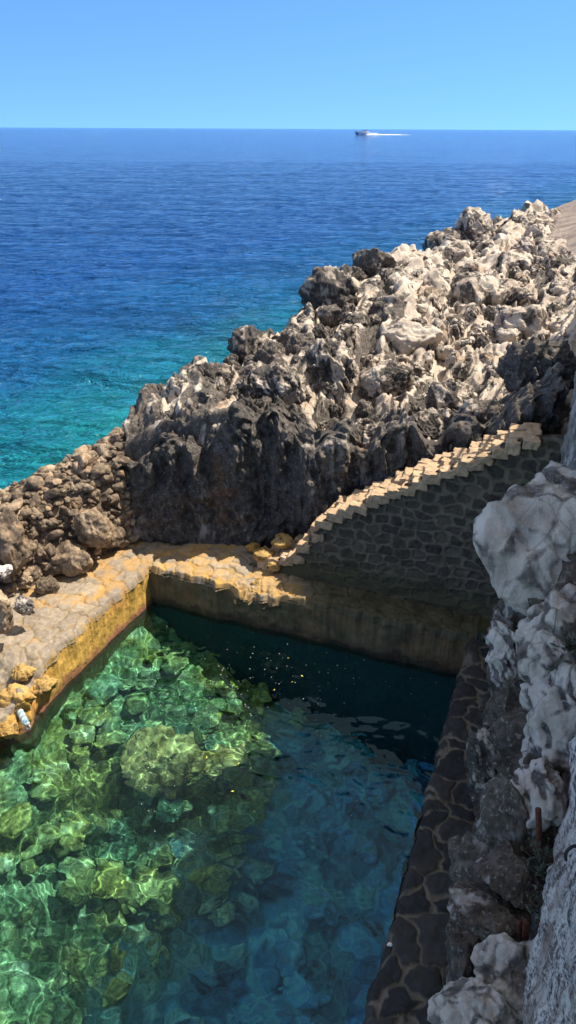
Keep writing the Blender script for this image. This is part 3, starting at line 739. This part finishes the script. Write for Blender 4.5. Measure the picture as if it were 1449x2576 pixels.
# ------------------------------------------------------------------ rubble wall on the left
rub = empty('rubble_wall', (-2.5, 7.6, LZ), 'rough wall of brown rubble stones between the pool ledge and the open sea', 'wall')
def rubble():
    base = np.array([(-1.84, 7.72), (-2.2, 7.32), (-2.62, 6.86), (-3.1, 6.35), (-3.75, 5.5), (-4.3, 4.3), (-4.6, 2.5)]); back = np.array([(-2.05, 8.35), (-2.55, 8.0), (-3.1, 7.6), (-3.7, 7.1), (-4.5, 6.2), (-5.1, 4.7), (-5.4, 2.6)])
    tz = np.array([1.76, 1.62, 1.46, 1.34, 1.25, 1.15, 1.0])
    s = np.concatenate([np.linspace(0, 3.4, 360), np.linspace(3.42, 6, 120)]); v = np.linspace(0, 1, 190); a, b = np.meshgrid(s, v, indexing='ij'); a = a.ravel(); b = b.ravel()
    I = lambda A_, k: np.interp(a, np.arange(7), A_[:, k])
    bx, by, kx, ky = I(base, 0), I(base, 1), I(back, 0), I(back, 1); T = np.interp(a, np.arange(7), tz)
    f = sstep(0, 1, np.clip(b/.62, 0, 1))*.28 + np.clip((b-.5)/.38, 0, 1)*.52
    z = .45 + (T-.45)*np.sin(np.clip(b/.72, 0, 1)*math.pi/2)**1.1
    over = np.clip((b-.88)/.12, 0, 1); f = f + over*.25; z = z - over**1.5*2.2
    P = np.stack([bx+(kx-bx)*f, by+(ky-by)*f, z], 1)
    n = np.stack([.55+0*a, -.6+0*a, .3+.9*np.clip((b-.5)*3, 0, 1)], 1); n /= np.linalg.norm(n, axis=1)[:, None]
    wq = P + .05*np.stack([fbm(P*4+k*31, 3) for k in range(3)], 1)
    F1, F2, idd = voro(wq*np.array([7, 7, 9.5]))
    tone = RT[idd, 3]
    d = .10*(tone-.3)*sstep(.02, .3, F2-F1) + .05*(1-F1) + .03*ridged(P*14, 3) + .05*fbm(P*2.2, 2)
    P = P + n*d[:, None]
    mk('rubble_face', P, grid_faces(480, 190), M['brown_rock'], rub, attrs={'groove': np.clip(1-(F2-F1)*4.5, 0, 1)*1.0})
    rs = np.random.RandomState(3)
    pr = [rock_data(600+k, (1, rs.uniform(.6, .9), rs.uniform(.45, .8)), sub=3, cuts=20, grooves=.03, facet=.62) for k in range(10)]
    idx = rs.choice(np.where((b > .08) & (b < .90) & (a < 4.6))[0], 440, replace=False)
    Vs = []; Fs = []; gs = []; off = 0
    for c, i in enumerate(idx):
        V, F, g = pr[rs.randint(10)]; s_ = .06 + .19*rs.rand()**2.2
        from mathutils import Euler
        Rm = np.array(Euler((rs.uniform(-.6, .6), rs.uniform(-.6, .6), rs.uniform(0, 6.28))).to_matrix())
        Vv = (V*s_)@Rm.T + P[i] + n[i]*.01
        if c < 99: mk('stone', Vv, F, M['brown_rock'], rub, attrs={'groove': g})
        else: Vs.append(Vv); Fs.append(F+off); gs.append(g); off += len(V)
    o = mk('small_stones', np.concatenate(Vs), np.concatenate(Fs), M['brown_rock'], rub, attrs={'groove': np.concatenate(gs)}); tag(o, kind='stuff')
rubble()
for i, (px, py, Y, d, rot, mt, lab) in enumerate([
        (30, 1370, 6.55, (.34, .30, .80), (0, -6, 20), 'brown_rock', 'tall grey and orange slab standing upright at the left edge of the rubble wall'),
        (175, 1410, 6.95, (.50, .34, .42), (0, 15, -20), 'brown_rock', 'big angular grey brown block at the foot of the rubble wall'),
        (235, 1330, 7.15, (.40, .3, .55), (0, -25, 10), 'brown_rock', 'orange brown slab leaning behind the big angular block'),
        (285, 1350, 7.4, (.28, .22, .30), (0, 0, 20), 'brown_rock', 'small grey block in the inner corner of the ledge'),
        (60, 1525, 5.95, (.24, .20, .2), (0, 0, 0), 'white_rock', 'bright white quartz lump lying on the left ledge'),
        (0, 1545, 5.65, (.26, .24, .55), (0, 10, 0), 'brown_rock', 'grey brown upright stone cut by the left picture edge'),
        (5, 1440, 6.1, (.22, .22, .16), (0, 0, 0), 'white_rock', 'pale cap stone on top of the upright stone at the left edge'),
        (120, 1480, 6.6, (.26, .2, .3), (0, 0, 30), 'brown_rock', 'rusty brown stone between the upright slab and the big block')]):
    rock('wall_boulder', 650+i, at(px, py, Y), d, M[mt], lab, 'stone', rot=rot, sub=5, cuts=18, grooves=.05)
for i, (px, py, Y, d, lab) in enumerate([(45, 1760, 5.15, (.34, .3, .24), 'pitted orange rock at the eroded end of the ledge beside the rope'), (110, 1720, 5.4, (.26, .26, .2), 'orange crusted knob just right of the gap in the ledge edge'),
        (10, 1830, 4.95, (.3, .3, .22), 'low orange rock touching the water at the left edge'), (60, 1690, 5.35, (.24, .2, .14), 'flat tan stone overhanging the gap above the rope')]):
    rock('ledge_rock', 680+i, at(px, py, Y), d, M['ochre_rock'], lab, 'rock', sub=5, grooves=.1)

# ------------------------------------------------------------------ pool: bed, sunken rocks, water
def bed_z(x, y):
    # left wall line distance
    nl = -outL; dl = (x-C1[0])*nl[0] + (y-C1[1])*nl[1]
    base = np.interp(dl, [-.3, 0, .35, 1.0, 1.8, 2.6, 4], [-.05, -.16, -.55, -1.0, -1.4, -1.9, -2.2])
    return base
def build_bed():
    nx, ny = 420, 460; xs = np.linspace(-4.2, 2.6, nx); ys = np.linspace(-.6, 7.6, ny)
    X, Yy = np.meshgrid(xs, ys, indexing='ij'); X = X.ravel(); Yy = Yy.ravel()
    z = bed_z(X, Yy); P = np.stack([X, Yy, z*0], 1)
    wq = P + .15*np.stack([fbm(P*1.5+k*31, 3) for k in range(3)], 1)
    F1, F2, idd = voro(wq*1.9); F1b, F2b, _ = voro(wq*4.5+3)
    fc, fe = blocks(wq*3.2+4, .8); fc2, fe2 = blocks(wq*7+4, .8)
    z = z + .34*(.8-F1)*(.4+RT[idd, 3]) - .1 + .10*(.6-F1b) + .10*fc + .06*fc2 + .05*fbm(P*6, 4)
    o = mk('pool_bed', np.stack([X, Yy, np.minimum(z, -.12)], 1), grid_faces(nx, ny), M['bed']); tag(o, kind='structure'); o.cycles.is_caustics_receiver = True
build_bed()
for i, (px, py, Y, d, rot, mt, lab) in enumerate([
        (415, 1905, 5.05, (.90, .62, .66), (0, 16, -18), 'gold_rock', 'biggest submerged boulder with a flat yellow top and a dark shadowed side'),
        (560, 1925, 5.1, (.55, .36, .36), (0, 10, 15), 'gold_rock', 'yellow submerged rock touching the right side of the biggest submerged boulder'),
        (480, 1725, 5.95, (.75, .6, .3), (0, 0, 20), 'algae_rock', 'flat pale green submerged slab crossed by bright light ripples below the far ledge'),
        (650, 1860, 5.3, (.28, .26, .3), (0, 0, 0), 'green_rock', 'small bright green submerged stone at the edge of the shade'),
        (560, 1800, 5.6, (.5, .42, .25), (0, 0, 40), 'green_rock', 'green submerged slab behind the biggest submerged boulder'),
        (590, 1980, 4.75, (.6, .45, .25), (0, 0, 10), 'green_rock', 'broad mint green submerged slab right of the dark hollow'),
        (420, 1975, 4.7, (.3, .24, .25), (0, 0, 60), 'green_rock', 'turquoise submerged stone at the near tip of the biggest submerged boulder'),
        (545, 1640, 6.35, (.42, .2, .3), (0, 0, -10), 'algae_rock', 'olive submerged ledge stone closest to the far pool wall')]):
    rock('submerged_boulder', 700+i, at(px, py, Y)[:2] + ((-.44 if i == 0 else -.58) if i < 2 else -.80-.12*(i % 3),), d, M[mt], lab, 'submerged rock', rot=rot, sub=5, cuts=16, grooves=.03, facet=.72).cycles.is_caustics_receiver = True
def scatter_bed():
    rs = np.random.RandomState(9); pr = []
    for k in range(8):
        mt = [M['algae_rock'], M['green_rock']][k % 2]
        V, F, g = rock_data(750+k, (1, rs.uniform(.7, .95), rs.uniform(.5, .75)), sub=4, cuts=16, grooves=.04, facet=.7)
        o = mk('submerged_rock', V, F, mt, attrs={'groove': g}); o.cycles.is_caustics_receiver = True; pr.append(o)
    used = set()
    for i in range(210):
        while True:
            x = rs.uniform(-3.0, 1.2); y = rs.uniform(1.6, 6.9)
            dl = (x-C1[0])*-outL[0] + (y-C1[1])*-outL[1]; df = -((x-C1[0])*WN[0] + (y-C1[1])*WN[1])
            if dl > .1 and df > .15 and (dl < 2.4 or rs.rand() < .25) and (dl > .1): break
        s = rs.uniform(.12, .36)*(1.3 if rs.rand() < .15 else 1); k = rs.randint(8); o = pr[k]
        if k in used: o = o.copy(); COL.objects.link(o)
        used.add(k)
        o.location = (x, y, float(bed_z(np.array([x]), np.array([y]))[0]) + .12*s + .12); o.scale = (s, s, s)
        o.rotation_euler = (R(rs.uniform(-15, 15)), R(rs.uniform(-15, 15)), R(rs.uniform(0, 360)))
        g = k % 2
        tag(o, ['one of the many yellow green algae covered rocks scattered on the pool bed', 'one of the many mint green rocks scattered on the pool bed'][g], 'submerged rock', ['algae covered rocks on the pool bed', 'mint green rocks on the pool bed'][g])
scatter_bed()
def build_pool_water():
    # outline follows the pool walls (the sheet runs a little way into the masonry)
    nx, ny = 620, 760
    s = np.linspace(0, 1, nx); t = np.linspace(0, 1, ny); S, T = np.meshgrid(s, t, indexing='ij'); S = S.ravel(); T = T.ravel()
    a = C1 + outF*.15 + outL*.15; b = C2 + outF*.15 + outR*.10; c = C2 + DR*7.1 + outR*.10; d = np.array([-4.3, -.8]); a2 = C1 + DL*1.9 + outL*.12
    left = np.where((T < .28)[:, None], a + (a2-a)*(T/.28)[:, None], a2 + (d-a2)*((T-.28)/.72)[:, None]); right = b + (c-b)*T[:, None]
    P = left + (right-left)*S[:, None]; X, Yy = P[:, 0], P[:, 1]
    q = np.stack([X*1.0 + .3*Yy, Yy*1.15 - .2*X, X*0], 1)
    wq = q + .18*np.stack([fbm(q*.9+k*13, 2) for k in range(3)], 1)
    chop = .75 + .5*perlin(q*.5)
    z = .125 + (.022*perlin(wq*1.25) + .013*perlin(wq*2.7+8) + .0065*perlin(wq*6.2+20)*1.25 + .0030*perlin(wq*13))*chop
    o = mk('pool_water', np.stack([X, Yy, z], 1), grid_faces(nx, ny, True), M['pool_water']); tag(o, kind='structure'); o.cycles.is_caustics_caster = True
build_pool_water()

# ------------------------------------------------------------------ retaining wall and terrace on the right
TT = 4.9
terr = empty('terrace', (3, 5, 0), 'tall shaded stone retaining wall of the terrace above the pool on the right', 'retaining wall')
K0 = np.array([2.42, 6.05]); K1 = np.array([1.42, 2.6]); K2 = np.array([1.02, .9])
def terrace_face(name, P, Q, z0, zt, nu, nv, seed, mat=M['terrace'], su=.3, sv=.2):
    P = np.array(P); Q = np.array(Q); U = Q-P; L = np.linalg.norm(U); U /= L; n = np.array([-U[1], U[0]])
    return masonry_sheet(name, v3(P, z0), v3(U), UP, nu, nv, L, zt-z0, v3(n), mat, terr, su, sv, raise_=.03, rough=.03, seed=seed)
terrace_face('retaining_face', K0, K1, .4, TT, 260, 300, 12)
terrace_face('retaining_face', K1, K2, .4, TT, 100, 220, 13)
K3 = [(2.42, 6.05), (3.1, 6.75), (4.1, 9.0), (5.1, 11.2), (6.6, 12.6)]
for a_, b_ in zip(K3[:-1], K3[1:]): terrace_face('retaining_face', b_, a_, 1.2, TT-.5, 120, 160, 14)
poly = [tuple(p) for p in (K2, K1, K0)]
V = []; F = []
pl = [(1.02, .9), (1.42, 2.6), (2.42, 6.05), (9, 6.05), (9, .9)]
V = [(x, y, TT) for x, y in pl] + [(x+(.03 if x < 8 else 0), y, .4) for x, y in pl]; F = [(0, 4, 3, 2, 1)] + [(i, (i+1) % 5, (i+1) % 5+5, i+5) for i in range(5)]
mk('terrace_deck', V, F, M['concrete'], terr, smooth=False)
pl = [(2.45, 6.06), (3.13, 6.75), (4.13, 9.0), (5.13, 11.2), (6.63, 12.6), (14, 13), (14, 6.06)]
V = [(x, y, TT-.5) for x, y in pl] + [(x, y, 1.) for x, y in pl]; n_ = len(pl); F = [tuple(range(n_-1, -1, -1))] + [(i, (i+1) % n_, (i+1) % n_+n_, i+n_) for i in range(n_)]
mk('terrace_deck', V, F, M['concrete'], terr, smooth=False)
rail = empty('railing', (3.2, 7, TT-.5), 'metal railing on the terrace edge whose bars cast thin shadows on the upper steps', 'railing')
kk = np.array(K3); sg = np.r_[0, np.cumsum(np.linalg.norm(np.diff(kk, axis=0), axis=1))]
for i, s_ in enumerate(np.arange(.25, sg[3], .45)):
    x = np.interp(s_, sg, kk[:, 0])+.1; y = np.interp(s_, sg, kk[:, 1])
    V, F = tube([(x, y, TT-.52), (x, y, TT+.45)], .018, 8); mk('post', V, F, M['metal'], rail)
for zz in (TT+.45, TT+.05):
    V, F = tube([(x+.1, y, zz) for x, y in K3[:4]], .018, 8); mk('rail', V, F, M['metal'], rail)

# rough-rendered end of the wall right beside the viewpoint
def near_wall():
    o = empty('rendered_wall', (.7, .6, 0), 'rough grey rendered wall end with vertical streaks at the lower right corner', 'wall')
    nu, nv = 150, 420
    path = np.array([(1.1, .82), (.46, .80), (.42, .76), (.40, -1.2)]); sg = np.r_[0, np.cumsum(np.linalg.norm(np.diff(path, axis=0), axis=1))]
    u = np.r_[np.linspace(0, sg[1], 20)[:-1], np.linspace(sg[1], sg[2], 8)[:-1], np.linspace(sg[2], sg[3], nu)]
    v = np.linspace(0, 1, nv); a, b = np.meshgrid(u, v, indexing='ij'); a = a.ravel(); b = b.ravel()
    z = 1.5 + 3.25*b; x = np.interp(a, sg, path[:, 0]) + np.interp(z, [2.5, 3.5, 4.3, 4.8], [.03, .015, -.022, -.03]); y = np.interp(a, sg, path[:, 1])
    P = np.stack([x, y, z], 1); q = P*np.array([30, 30, 5.])
    d = .010*ridged(q, 4) + .007*fbm(P*np.array([90, 90, 22.]), 3) + .012*fbm(P*4, 3)
    P[:, 0] -= d; P[:, 1] += d*.3
    top = b >= 1; P[top, 0] += .5; P[top, 2] = 4.765; P[b <= 0, 0] += .1
    mk('render_coat', P, grid_faces(len(u), nv), M['render'], o)
    V = [(.46, -1.2, 1.5), (1.1, -1.2, 1.5), (1.1, .78, 1.5), (.46, .78, 1.5), (.46, -1.2, 4.72), (1.1, -1.2, 4.72), (1.1, .78, 4.72), (.46, .78, 4.72)]
    mk('wall_core', V, [(0,3,2,1),(4,5,6,7),(0,1,5,4),(1,2,6,5),(2,3,7,6),(3,0,4,7)], M['concrete'], o, smooth=False)
near_wall()

# ------------------------------------------------------------------ crag below the terrace, in front of the retaining wall
def crag():
    # sheet over (y, height), leaning; x grows with height irregularly
    nu, nv = 460, 420
    y = np.linspace(1.2, 5.6, nu); v = np.linspace(0, 1, nv); A, B = np.meshgrid(y, v, indexing='ij'); A = A.ravel(); B = B.ravel()
    base = np.interp(A, [1.2, 2.4, 3.1, 3.9, 4.6, 5.6], [.74, 1.16, 1.28, 1.42, 1.70, 2.05])
    top = np.interp(A, [1.2, 1.8, 2.3, 2.8, 3.3, 4.2, 4.8, 5.6], [1.5, 1.4, 1.2, 1.5, 2.6, 2.8, 2.2, 1.0])
    f = np.clip(B/.72, 0, 1); bk = np.clip((B-.66)/.34, 0, 1)
    z = .45 + (top-.45)*f + .12*bk
    x = base + .10*f**2 + .8*bk
    P = np.stack([x, A, z], 1)
    q = P*np.array([1, 1, .35]); wq = q + .15*np.stack([fbm(q*2+k*31, 3) for k in range(3)], 1)
    F1, F2, _ = voro(wq*3.1+5); rg = ridged(wq*4, 5); F1b, F2b, _ = voro(wq*7)
    fc, fe = blocks(wq*2.6+3, .8); fc2, _e = blocks(wq*6+3, .8)
    d = (.13*(.7-F1) + .12*fc + .07*fc2 + .06*(rg-.4) + .025*fbm(P*12, 3))*sstep(.42, .8, z)
    n = np.stack([-(1-.8*bk), 0*A, .1+bk], 1); n /= np.linalg.norm(n, axis=1)[:, None]
    o = mk('dark_crag', P + n*d[:, None], grid_faces(nu, nv, True), M['shelf_rock'], attrs={'groove': np.clip(1-(F2-F1)*4, 0, 1)*.8+np.clip(.5-rg, 0, 1)*.6})
    tag(o, kind='structure')
crag()
for i, (px, py, Y, d, rot, mt, lab, kw) in enumerate([
        (1350, 1385, 4.0, (.84, .85, .86), (0, 6, 0), 'pale_boulder', 'large rounded white limestone boulder bulging out over the pool on the right', dict(sub=6, cuts=8, grooves=.05, lump=.2)),
        (1440, 1300, 4.3, (.7, .9, .55), (0, -20, 10), 'pale_boulder', 'white rock shoulder rising to the right behind the large rounded boulder', dict(sub=6, cuts=10, grooves=.06)),
        (1420, 1620, 3.35, (.60, .6, .62), (0, 0, 25), 'pale_boulder', 'second white boulder with deep cracks below the large rounded one', dict(sub=6, cuts=12, grooves=.08)),
        (1265, 1640, 3.75, (.24, .35, .60), (0, -8, 0), 'white_rock', 'narrow white fluted neck of rock directly under the large rounded boulder', dict(sub=6, cuts=14, grooves=.12)),
        (1290, 1820, 3.45, (.36, .45, .95), (0, 4, 0), 'shelf_rock', 'long dark hanging rock face streaked with white above the right ledge', dict(sub=6, cuts=14, grooves=.08)),
        (1400, 1840, 3.1, (.34, .5, .95), (0, -4, 0), 'white_rock', 'tall pale fluted column of rock beside the rendered wall', dict(sub=6, cuts=14, grooves=.12)),
        (1215, 1900, 3.35, (.20, .3, .55), (0, -6, 0), 'sea_rock', 'jagged black and white spur dropping towards the shaded ledge', dict(sub=5, grooves=.15)),
        (1350, 2010, 2.75, (.26, .35, .40), (0, 0, 0), 'white_rock', 'cracked white knob next to the upper rusty bar', dict(sub=5, grooves=.1)),
        (1275, 2060, 2.75, (.34, .4, .6), (0, 0, 20), 'shelf_rock', 'dark brown blocky buttress behind the upper rusty bar', dict(sub=5, cuts=18, grooves=.04)),
        (1290, 2200, 2.45, (.34, .36, .30), (0, 5, 10), 'shelf_rock', 'flat dark rock shelf with a white rim halfway down the crag', dict(sub=6, cuts=18, grooves=.04)),
        (1250, 2310, 2.3, (.46, .4, .34), (0, 0, -15), 'shelf_rock', 'broad dark stone block carrying the pair of rusty stubs', dict(sub=6, cuts=18, grooves=.03)),
        (1275, 2455, 1.95, (.40, .34, .42), (0, 8, 10), 'pale_boulder', 'white angular boulder with grey veins near the bottom of the picture', dict(sub=6, cuts=14, grooves=.06)),
        (1190, 2560, 1.75, (.36, .34, .3), (0, -10, 0), 'pale_boulder', 'lowest white rock cut by the bottom picture edge', dict(sub=6, cuts=12, grooves=.05)),
        (1180, 2200, 2.75, (.20, .5, .6), (0, 0, 0), 'shelf_rock', 'dark vertical rock face standing on the back edge of the shaded ledge', dict(sub=5, cuts=16, grooves=.05)),
        (1160, 2420, 2.45, (.18, .5, .5), (0, 0, 0), 'shelf_rock', 'dark block at the back of the shaded ledge above the bottom edge', dict(sub=5, cuts=16, grooves=.05))]):
    if mt == 'shelf_rock': kw = dict(kw, facet=.62, lump=.05, fine=.03)
    rock('crag_boulder', 800+i, at(px, py, Y), d, M[mt], lab, 'rock', rot=rot, **kw)

# ------------------------------------------------------------------ iron, wire, rope, plants, floating things
def bar(name, pts, rad, mat, label, cat, group=None):
    V, F = tube(pts, rad, 8); V = np.array(V); V += .0015*np.stack([fbm(V*60+k*9, 2) for k in range(3)], 1)
    return tag(mk(name, V, F, mat), label, cat, group)
bar('rusty_bar', [at(1357, 2160, 2.45), at(1356, 2100, 2.47), at(1354, 2035, 2.5)], [.014, .016, .015], M['rust'], 'tall rusty iron bar standing among the rocks beside the rendered wall', 'iron bar')
bar('rusty_stub', [at(1320, 2380, 2.1), at(1322, 2350, 2.1), at(1325, 2318, 2.1)], [.014, .017, .016], M['rust'], 'thicker right stub of the pair of rusty iron stubs', 'iron bar', 'pair of rusty stubs')
bar('rusty_stub', [at(1312, 2365, 2.13), at(1308, 2345, 2.13), at(1307, 2320, 2.13)], [.010, .012, .012], M['rust'], 'thinner left stub of the pair of rusty iron stubs', 'iron bar', 'pair of rusty stubs')
def hook(px, py, Y, s, label):
    p = np.array(at(px, py, Y)); pts = []
    for k in range(12):
        a = R(-20 + k*22); pts.append((p[0] + s*.55*math.cos(a) - .0, p[1], p[2] + s*math.sin(a)))
    pts = [(p[0]+s*2.2, p[1], p[2]-s*.6)] + pts
    return bar('wire_hook', pts, .0022, M['wire'], label, 'wire hook', 'wire hooks in the rendered wall')
hook(1392, 2215, .81, .016, 'bent dark wire hook sticking out of the edge of the rendered wall')
hook(1440, 2150, .70, .018, 'curled dark wire loop higher up at the right picture edge')

def rope():
    o = empty('mooring_rope', at(40, 1790, 5.1), 'blue and white twisted rope with a looped tip lying over the orange ledge end', 'rope')
    base = [at(-40, 1768, 5.35), at(0, 1772, 5.22), at(25, 1768, 5.17), at(42, 1778, 5.1), at(54, 1795, 5.03), at(60, 1808, 4.98), at(68, 1822, 4.94)]
    B = np.array(base); t = np.linspace(0, len(B)-1, 90); C = np.stack([np.interp(t, np.arange(len(B)), B[:, k]) for k in range(3)], 1)
    for j, (mt, nm) in enumerate(((M['rope_blue'], 'blue_strand'), (M['rope_white'], 'white_strand'))):
        ph = t*9 + j*math.pi; Q = C + .016*np.stack([np.cos(ph), np.sin(ph)*.6, np.sin(ph)], 1) + np.array([0, -.01, .02])
        V, F = tube(Q, .016, 8); mk(nm, V, F, mt, o)
    p = np.array(base[-1]); Q = [p + np.array([.022*math.sin(a), -.0, -.03+.03*math.cos(a)]) for a in np.linspace(0, 6.1, 16)]
    V, F = tube(Q, .008, 6); mk('end_loop', V, F, M['rope_white'], o)
rope()
def shrub(loc, n, s, seed, label):
    rs = np.random.RandomState(seed); V = []; F = []; SV = []; SF = []
    for k in range(n//9):
        a = rs.uniform(0, 6.28); e = rs.uniform(.3, 1.2); L = s*rs.uniform(.5, 1); d = np.array([math.cos(a)*math.cos(e), math.sin(a)*math.cos(e), math.sin(e)])
        tv, tf = tube([(0, 0, 0), tuple(d*L*.6 + np.array([0, 0, .02*s])), tuple(d*L)], [.0035, .002, .001], 5); b = len(SV); SV += tv; SF += [tuple(i+b for i in f) for f in tf]
        for j in range(9):
            c = d*L*rs.uniform(.25, 1.05); u = rs.normal(size=3); u /= np.linalg.norm(u); w_ = np.cross(u, rs.normal(size=3)); w_ /= np.linalg.norm(w_); l = rs.uniform(.010, .02)
            b = len(V); nn = np.cross(u, w_); V += [c-u*l, c+w_*l*.4+nn*.002, c+u*l, c-w_*l*.4+nn*.002]; F.append((b, b+1, b+2, b+3))
    o = empty('coastal_shrub', loc, label, 'shrub')
    a = mk('foliage', np.array(V)+np.array(loc), F, M['plant'], o); st = mk('stem', np.array(SV)+np.array(loc), SF, M['stem'], o)
shrub(at(1372, 2190, 2.3), 420, .16, 1, 'small grey green shrub growing in the crack beside the upper rusty bar')
shrub(at(1360, 2300, 2.1), 320, .13, 2, 'low dark shrub between the rock shelf and the rendered wall')
shrub(at(1440, 1640, 3.0), 300, .14, 3, 'dark little shrub in the hollow between the two white boulders')

rs = np.random.RandomState(21)
def leaf_mesh():
    n = 9; V = []; F = []
    for i in range(n):
        t = i/(n-1); wd = .0075*math.sin(math.pi*t)**.8+.0004
        V += [(-.022+.044*t, -wd, .0015*math.sin(9*t)), (-.022+.044*t, 0, .003), (-.022+.044*t, wd, .001*math.cos(7*t))]
    for i in range(n-1):
        for k in range(2): F.append((i*3+k, (i+1)*3+k, (i+1)*3+k+1, i*3+k+1))
    return V, F
lv, lf = leaf_mesh(); lf0 = mk('floating_leaf', lv, lf, M['leaf'])
for i, (px, py) in enumerate([(725, 1655), (800, 1770), (735, 1715), (690, 1735), (600, 1920), (585, 1990), (700, 1850), (520, 1905), (760, 1700), (640, 2040)]):
    o = lf0 if i == 0 else lf0.copy()
    if i: COL.objects.link(o)
    p = onZ(px, py, .152); o.location = p; o.rotation_euler = (0, 0, R(rs.uniform(0, 180))); s_ = rs.uniform(.35, .7); o.scale = (s_, s_, s_)
    tag(o, 'one of the few narrow yellow leaves floating on the pool water', 'leaf', 'yellow leaves floating on the pool')
# specks of foam and pollen drifting on the surface
V = []; F = []
v0, f0 = ico(1)
for i in range(230):
    px = rs.normal(690, 190) if i < 150 else rs.uniform(300, 1000); py = rs.normal(1680, 85) if i < 150 else rs.uniform(1600, 2100)
    if px < 380+ (1620-py)*.2 or py < 1545+(px-380)*.16: continue
    p = onZ(px, py, .138); s_ = rs.uniform(.0012, .0042); b = len(V)
    V += [tuple(p + v*np.array([s_*rs.uniform(.8, 1.8), s_, s_*.4])) for v in v0]; F += [tuple(int(j)+b for j in f) for f in f0]
tag(mk('floating_foam_specks', V, F, M['foam']), 'white specks of foam and pollen drifting on the shaded pool water', 'foam', kind='stuff')
V, F, g = rock_data(950, (.035, .03, .016), sub=3, cuts=6, grooves=.02)
o = mk('white_shell', V, F, M['foam']); o.location = onZ(980, 2376, .61); tag(o, 'small white shell on the water side rim of the shaded right ledge', 'shell')

# ------------------------------------------------------------------ motor yacht on the horizon
def yacht():
    dist = 830.; p = onY(915, 336, dist); p[2] = 0
    o = empty('motor_yacht', tuple(p), 'white motor yacht with a dark bow speeding left along the horizon', 'boat')
    n = 22; V = []; F = []; L = 15.
    for i in range(n):
        t = i/(n-1); x = -L/2 + L*t; bw = 2.1*min(1, (t*2.2)**.6 if t > 0 else 0)+.03; hh = 3.0 - 1.5*t**.7; kz = -.5 if t > .12 else 1.6*(1-t/.12)-.5
        for (sy, z) in ((-1, hh), (-.92, hh*.55+kz*.2), (-.5, kz+.2), (0, kz), (.5, kz+.2), (.92, hh*.55+kz*.2), (1, hh)): V.append((x - (.9*(1-t)**3)*(z/3), sy*bw, z))
    for i in range(n-1):
        for k in range(6): F.append((i*7+k, i*7+k+1, (i+1)*7+k+1, (i+1)*7+k))
        F.append((i*7+6, i*7, (i+1)*7, (i+1)*7+6))
    F.append(tuple((n-1)*7+k for k in range(7)))
    V = np.array(V); hull = mk('hull', V+p, F, M['white_paint'], o, smooth=False)
    Vb, Fb = [], []
    for i in range(4):
        t = i/(n-1)*1.0; Vb += [tuple(V[i*7+k]*np.array([1.01, 1.04, 1.])+np.array([-.12, 0, 0])) for k in (1, 2, 3, 4, 5)]
    for i in range(3):
        for k in range(4): Fb.append((i*5+k, i*5+k+1, (i+1)*5+k+1, (i+1)*5+k))
    mk('bow_stripe', np.array(Vb)+p, Fb, M['navy'], o, smooth=False)
    def house(name, xs, zs, wd, mat):
        Vv = []; 
        for (x, z) in zip(xs, zs): Vv += [(x, -wd, z), (x, wd, z)]
        m_ = len(xs); Ff = [tuple(2*i for i in range(m_)), tuple(2*i+1 for i in range(m_-1, -1, -1))] + [(2*i, 2*i+1, 2*((i+1) % m_)+1, 2*((i+1) % m_)) for i in range(m_)]
        mk(name, np.array(Vv)+p, Ff, mat, o, smooth=False)
    house('cabin', [-3.2, 4.8, 3.6, 1.8, -.6], [2.0, 1.6, 2.9, 3.3, 3.3], 1.5, M['white_paint'])
    house('windscreen', [-2.7, 1.8, 1.5, -.7], [2.6, 2.55, 2.95, 3.0], 1.53, M['tinted'])
    house('roof', [-1.4, 3.2, 3.0, -1.0], [3.55, 3.5, 3.7, 3.7], 1.6, M['tinted'])
    house('roof_arch', [1.6, 2.2, 2.6, 2.0], [3.2, 3.2, 3.6, 3.6], 1.2, M['white_paint'])
    o.rotation_euler = (0, 0, R(24)); o.scale = (1.2, 1.1, 1.1)
    # wake: churned ridge of foam behind the boat
    V = []; F = []; xs = np.linspace(-7, 62, 140)
    for i, x in enumerate(xs):
        h = .75*math.exp(-max(0, x)/60)*(.6+.6*abs(math.sin(x*.7)*math.sin(x*.23+1))) + (1.0*math.exp(-((x-12)/2.5)**2)); wd = 1.6+.03*max(0, x)
        if x < -3: h *= (x+7)/4; 
        if x > 45: h *= max(.05, (62-x)/17)
        for k in range(5): V.append((x, wd*(k/2-1), -.2 + (h+.2)*math.cos((k/2-1)*math.pi/2)))
    for i in range(len(xs)-1):
        for k in range(4): F.append((i*5+k, i*5+k+1, (i+1)*5+k+1, (i+1)*5+k))
    wk = mk('boat_wake', np.array(V)*np.array([.72, 1, 1])+p+np.array([2.5, 0, 0]), F, M['foam']); tag(wk, 'long white foaming wake behind the motor yacht', 'wake', kind='stuff')
yacht()
